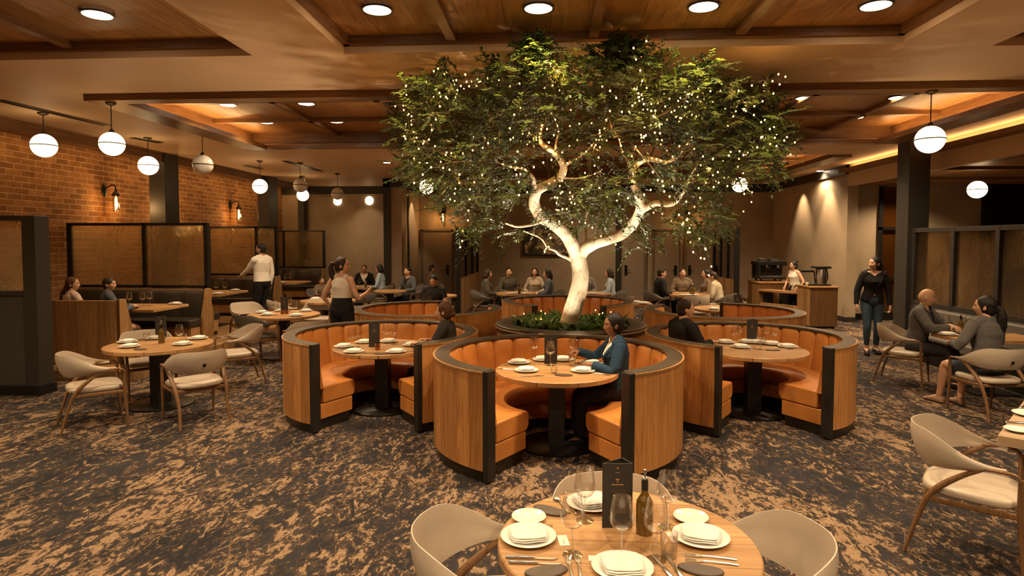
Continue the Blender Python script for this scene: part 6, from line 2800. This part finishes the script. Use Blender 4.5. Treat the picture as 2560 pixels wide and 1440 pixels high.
# waitress
person('person in a white sleeveless top with a ponytail, standing, right hand raised', (-3.08, 9.0, 0), 72, 1.045, pose='stand', head=(-66, 0), hair='brown', style='pony', skin='fair', top=('tank', 'white', 'none'),
       legs=('highwaist', 'black'), lean=0, hands={1: (0.27, 0.25, 1.24, (0.35, -0.9, -1)), -1: (-0.28, 0.12, 0.98, (-0.8, -0.6, -0.3))}, palm={1: (-0.7, 0.2, 0.3)}, curl=(0.4, 0.22), vox=0.0062)
# the three booth guests
person('person in a black and grey top with auburn hair, seated in a leather booth', (-1.21, 7.24, 0), 172, 0.965, head=(4, 0), hair='auburn', style='bun', top=('shirt', 'charcoal', 'short'), under=('shirt', 'midgrey', 'rolled'), legs=('trousers', 'black'),
       hands={1: (0.16, 0.31, 0.81), -1: (-0.16, 0.31, 0.81)}, vox=0.0065, lean=2)
person('person in a dark blue blazer over a white shirt, seated in the middle booth', (0.70, 6.16, 0), 186, 0.975, head=(6, -4), hair='black', style='bun', skin='dark', top=('blazer', 'navy', 'long'), under=('shirt', 'white'), v_neck=0.62, legs=('trousers', 'black'),
       hands={1: (0.20, 0.40, 0.88), -1: (-0.12, 0.30, 0.81)}, curl=(0.5, 0.9), lean=5, vox=0.005)
person('person in a black jacket with short hair, seated in a round leather booth', (1.55, 7.42, 0), 22, 1.0, male=True, head=(-18, 0), hair='brown', style='short', top=('blazer', 'black', 'long'), under=('shirt', 'white'), v_neck=0.5, legs=('trousers', 'black'),
       hands={1: (0.16, 0.30, 0.82), -1: (-0.16, 0.30, 0.82)}, lean=4, vox=0.0062)
# barista
person('person in white top and apron with a top bun, standing at the coffee counter', (6.08, 15.75, 0), 205, 0.90, pose='stand', head=(-12, 0), hair='black', style='topbun', top=('tank', 'white', 'none'), legs=('trousers', 'black'), apron='cream',
       hands={1: (0.24, 0.10, 0.86), -1: (-0.24, 0.16, 0.86)}, vox=0.0085)
# woman walking on the right
person('person in an open black blazer and blue jeans, walking beside the dark column', (5.72, 11.36, 0), 258, 1.03, pose='stand', head=(-58, 0), hair='black', style='longpony', top=('blazer', 'black', 'long'), under=('shirt', 'black'), v_neck=0.72, legs=('jeans', 'denim'),
       hands={1: (0.285, 0.10, 0.82), -1: (-0.285, 0.06, 0.80)}, feet={1: (0.09, 0.07, 0.09), -1: (-0.085, -0.05, 0.09)}, vox=0.0065)
# couple in blazers
person('bald person in a grey blazer, seated at the oak table with hands together', (5.20, 9.12, 0), -44, 1.04, male=True, head=(16, -3), hair='brown', style='bald', skin='fair', top=('blazer', 'grey', 'long'), under=('shirt', 'darkblue'), v_neck=0.62, legs=('trousers', 'charcoal'),
       hands={1: (0.10, 0.42, 0.83, (0.9, -0.2, -0.4)), -1: (0.03, 0.46, 0.84, (-0.9, -0.2, -0.4))}, curl=(0.7, 0.9), lean=10, vox=0.0055)
person('person with a long dark ponytail in a grey blazer, seated with back towards us', (5.07, 7.46, 0), 98, 1.06, head=(44, 0), hair='black', style='longpony', top=('blazer', 'grey', 'long'), legs=('skirt', 'darkblue'), shoes='nude',
       hands={1: (0.10, 0.34, 0.82), -1: (-0.22, 0.26, 0.80)}, feet={1: (0.02, 0.40, 0.075), -1: (-0.16, 0.52, 0.075)}, lean=4, vox=0.0055)

# guests farther back, each with the chair they sit on
FAR = [
    ('person in a dark suit, seated facing us at the far table by the taupe wall', (-5.45, 17.95), 280, dict(male=True, hair='black', style='short', top=('blazer', 'black', 'long'), under=('shirt', 'white'), v_neck=0.55, skin='tan')),
    ('person with dark curly hair in a pale blue blouse, seated beside the nib wall', (-4.66, 17.0), 178, dict(hair='black', style='bob', top=('shirt', 'paleblue', 'long'), legs=('skirt', 'grey'), s=1.05)),
    ('person in a grey jacket, seated in front of the nib wall', (-3.72, 16.3), 235, dict(male=True, hair='black', style='short', top=('jacket', 'bluegrey', 'long'), under=('shirt', 'black'), v_neck=0.5)),
    ('person in olive brown with brown hair, seated before the single taupe door', (-3.52, 18.0), 10, dict(male=True, hair='brown', style='short', top=('shirt', 'taupe', 'long'), skin='tan')),
    ('person in a black shirt looking down, seated behind the round booths', (-2.36, 12.62), 262, dict(male=True, hair='black', style='short', top=('shirt', 'black', 'short'), head=(0, -24), skin='tan')),
    ('person in an olive jacket at the left end of the group table', (-1.60, 15.1), 8, dict(hair='brown', style='bob', top=('jacket', 'olive', 'long'), under=('shirt', 'midgrey'), v_neck=0.55)),
    ('person with dark short hair behind the bottles of the group table', (-1.10, 16.1), 300, dict(hair='black', style='short', male=True, top=('shirt', 'olive', 'long'), head=(-30, 0))),
    ('person in a cream shirt with dark hair, facing us under the picture', (-0.38, 16.1), 262, dict(hair='black', style='long', top=('shirt', 'cream', 'long'))),
    ('person with long dark hair in a slate jacket at the group table', (0.02, 15.2), 178, dict(hair='black', style='long', top=('jacket', 'bluegrey', 'long'), under=('shirt', 'black'), v_neck=0.5)),
    ('person in a pale grey shirt, seated just right of the tree trunk', (0.92, 16.2), 268, dict(male=True, hair='brown', style='short', top=('shirt', 'midgrey', 'long'))),
    ('person in a pale shirt and dark waistcoat, second guest right of the trunk', (1.55, 15.5), 170, dict(hair='brown', style='bob', top=('shirt', 'paleblue', 'long'))),
    ('person in a black jacket in profile, seated before the double doors', (2.62, 15.2), 6, dict(male=True, hair='brown', style='quiff', top=('blazer', 'black', 'long'), under=('shirt', 'midgrey'), v_neck=0.5, s=1.04)),
    ('person facing us, half hidden behind the bottles before the double doors', (3.35, 15.95), 268, dict(male=True, hair='brown', style='short', top=('shirt', 'taupe', 'long'))),
    ('person with long dark hair in a brown cardigan before the double doors', (3.90, 15.45), 186, dict(hair='black', style='longpony', top=('cardigan', 'taupe', 'long'), under=('shirt', 'midgrey'), v_neck=0.5)),
    ('person in cream bending over the table beside the oak partition', (3.96, 14.62), 150, dict(male=True, hair='brown', style='short', top=('shirt', 'cream', 'long'), legs=('trousers', 'cream'), lean=16, head=(0, -20))),
    ('small person in red, seated far back beside the raised wall booths', (-5.75, 15.2), 320, dict(hair='brown', style='short', male=True, top=('shirt', 'taupe', 'long'), s=0.74)),
]
for lab, (x, y), ang, kw in FAR:
    kw = dict(kw)
    kw.setdefault('s', 1.0)
    person(lab, (x, y, 0), ang, vox=0.0105, seat=0.472, **kw)
    GREYCHAIR.put('grey chair under the ' + ' '.join(lab.split(',')[0].replace('person', 'guest').split()[:11]), (x - 0.03 * math.cos(rad(ang)), y - 0.03 * math.sin(rad(ang)), 0), rad(ang - 90), 'chairs of the far guests')
# ------------------------------------------------------------------ world and view
w = bpy.data.worlds.new('world')
scene.world = w
w.use_nodes = True
w.node_tree.nodes['Background'].inputs[0].default_value = (1.0, 0.66, 0.38, 1)
w.node_tree.nodes['Background'].inputs[1].default_value = 0.015
scene.view_settings.view_transform = 'Standard'
scene.view_settings.look = 'None'
scene.view_settings.gamma = 1.0
scene.view_settings.exposure = 0.36
scene.view_settings.use_curve_mapping = False
scene.cycles.use_denoising = True
scene.cycles.max_bounces = 7
scene.cycles.diffuse_bounces = 4
scene.cycles.glossy_bounces = 3
scene.cycles.transmission_bounces = 6
scene.cycles.transparent_max_bounces = 16
scene.cycles.caustics_reflective = False
scene.cycles.caustics_refractive = False
scene.cycles.sample_clamp_indirect = 4.0
scene.cycles.blur_glossy = 0.5
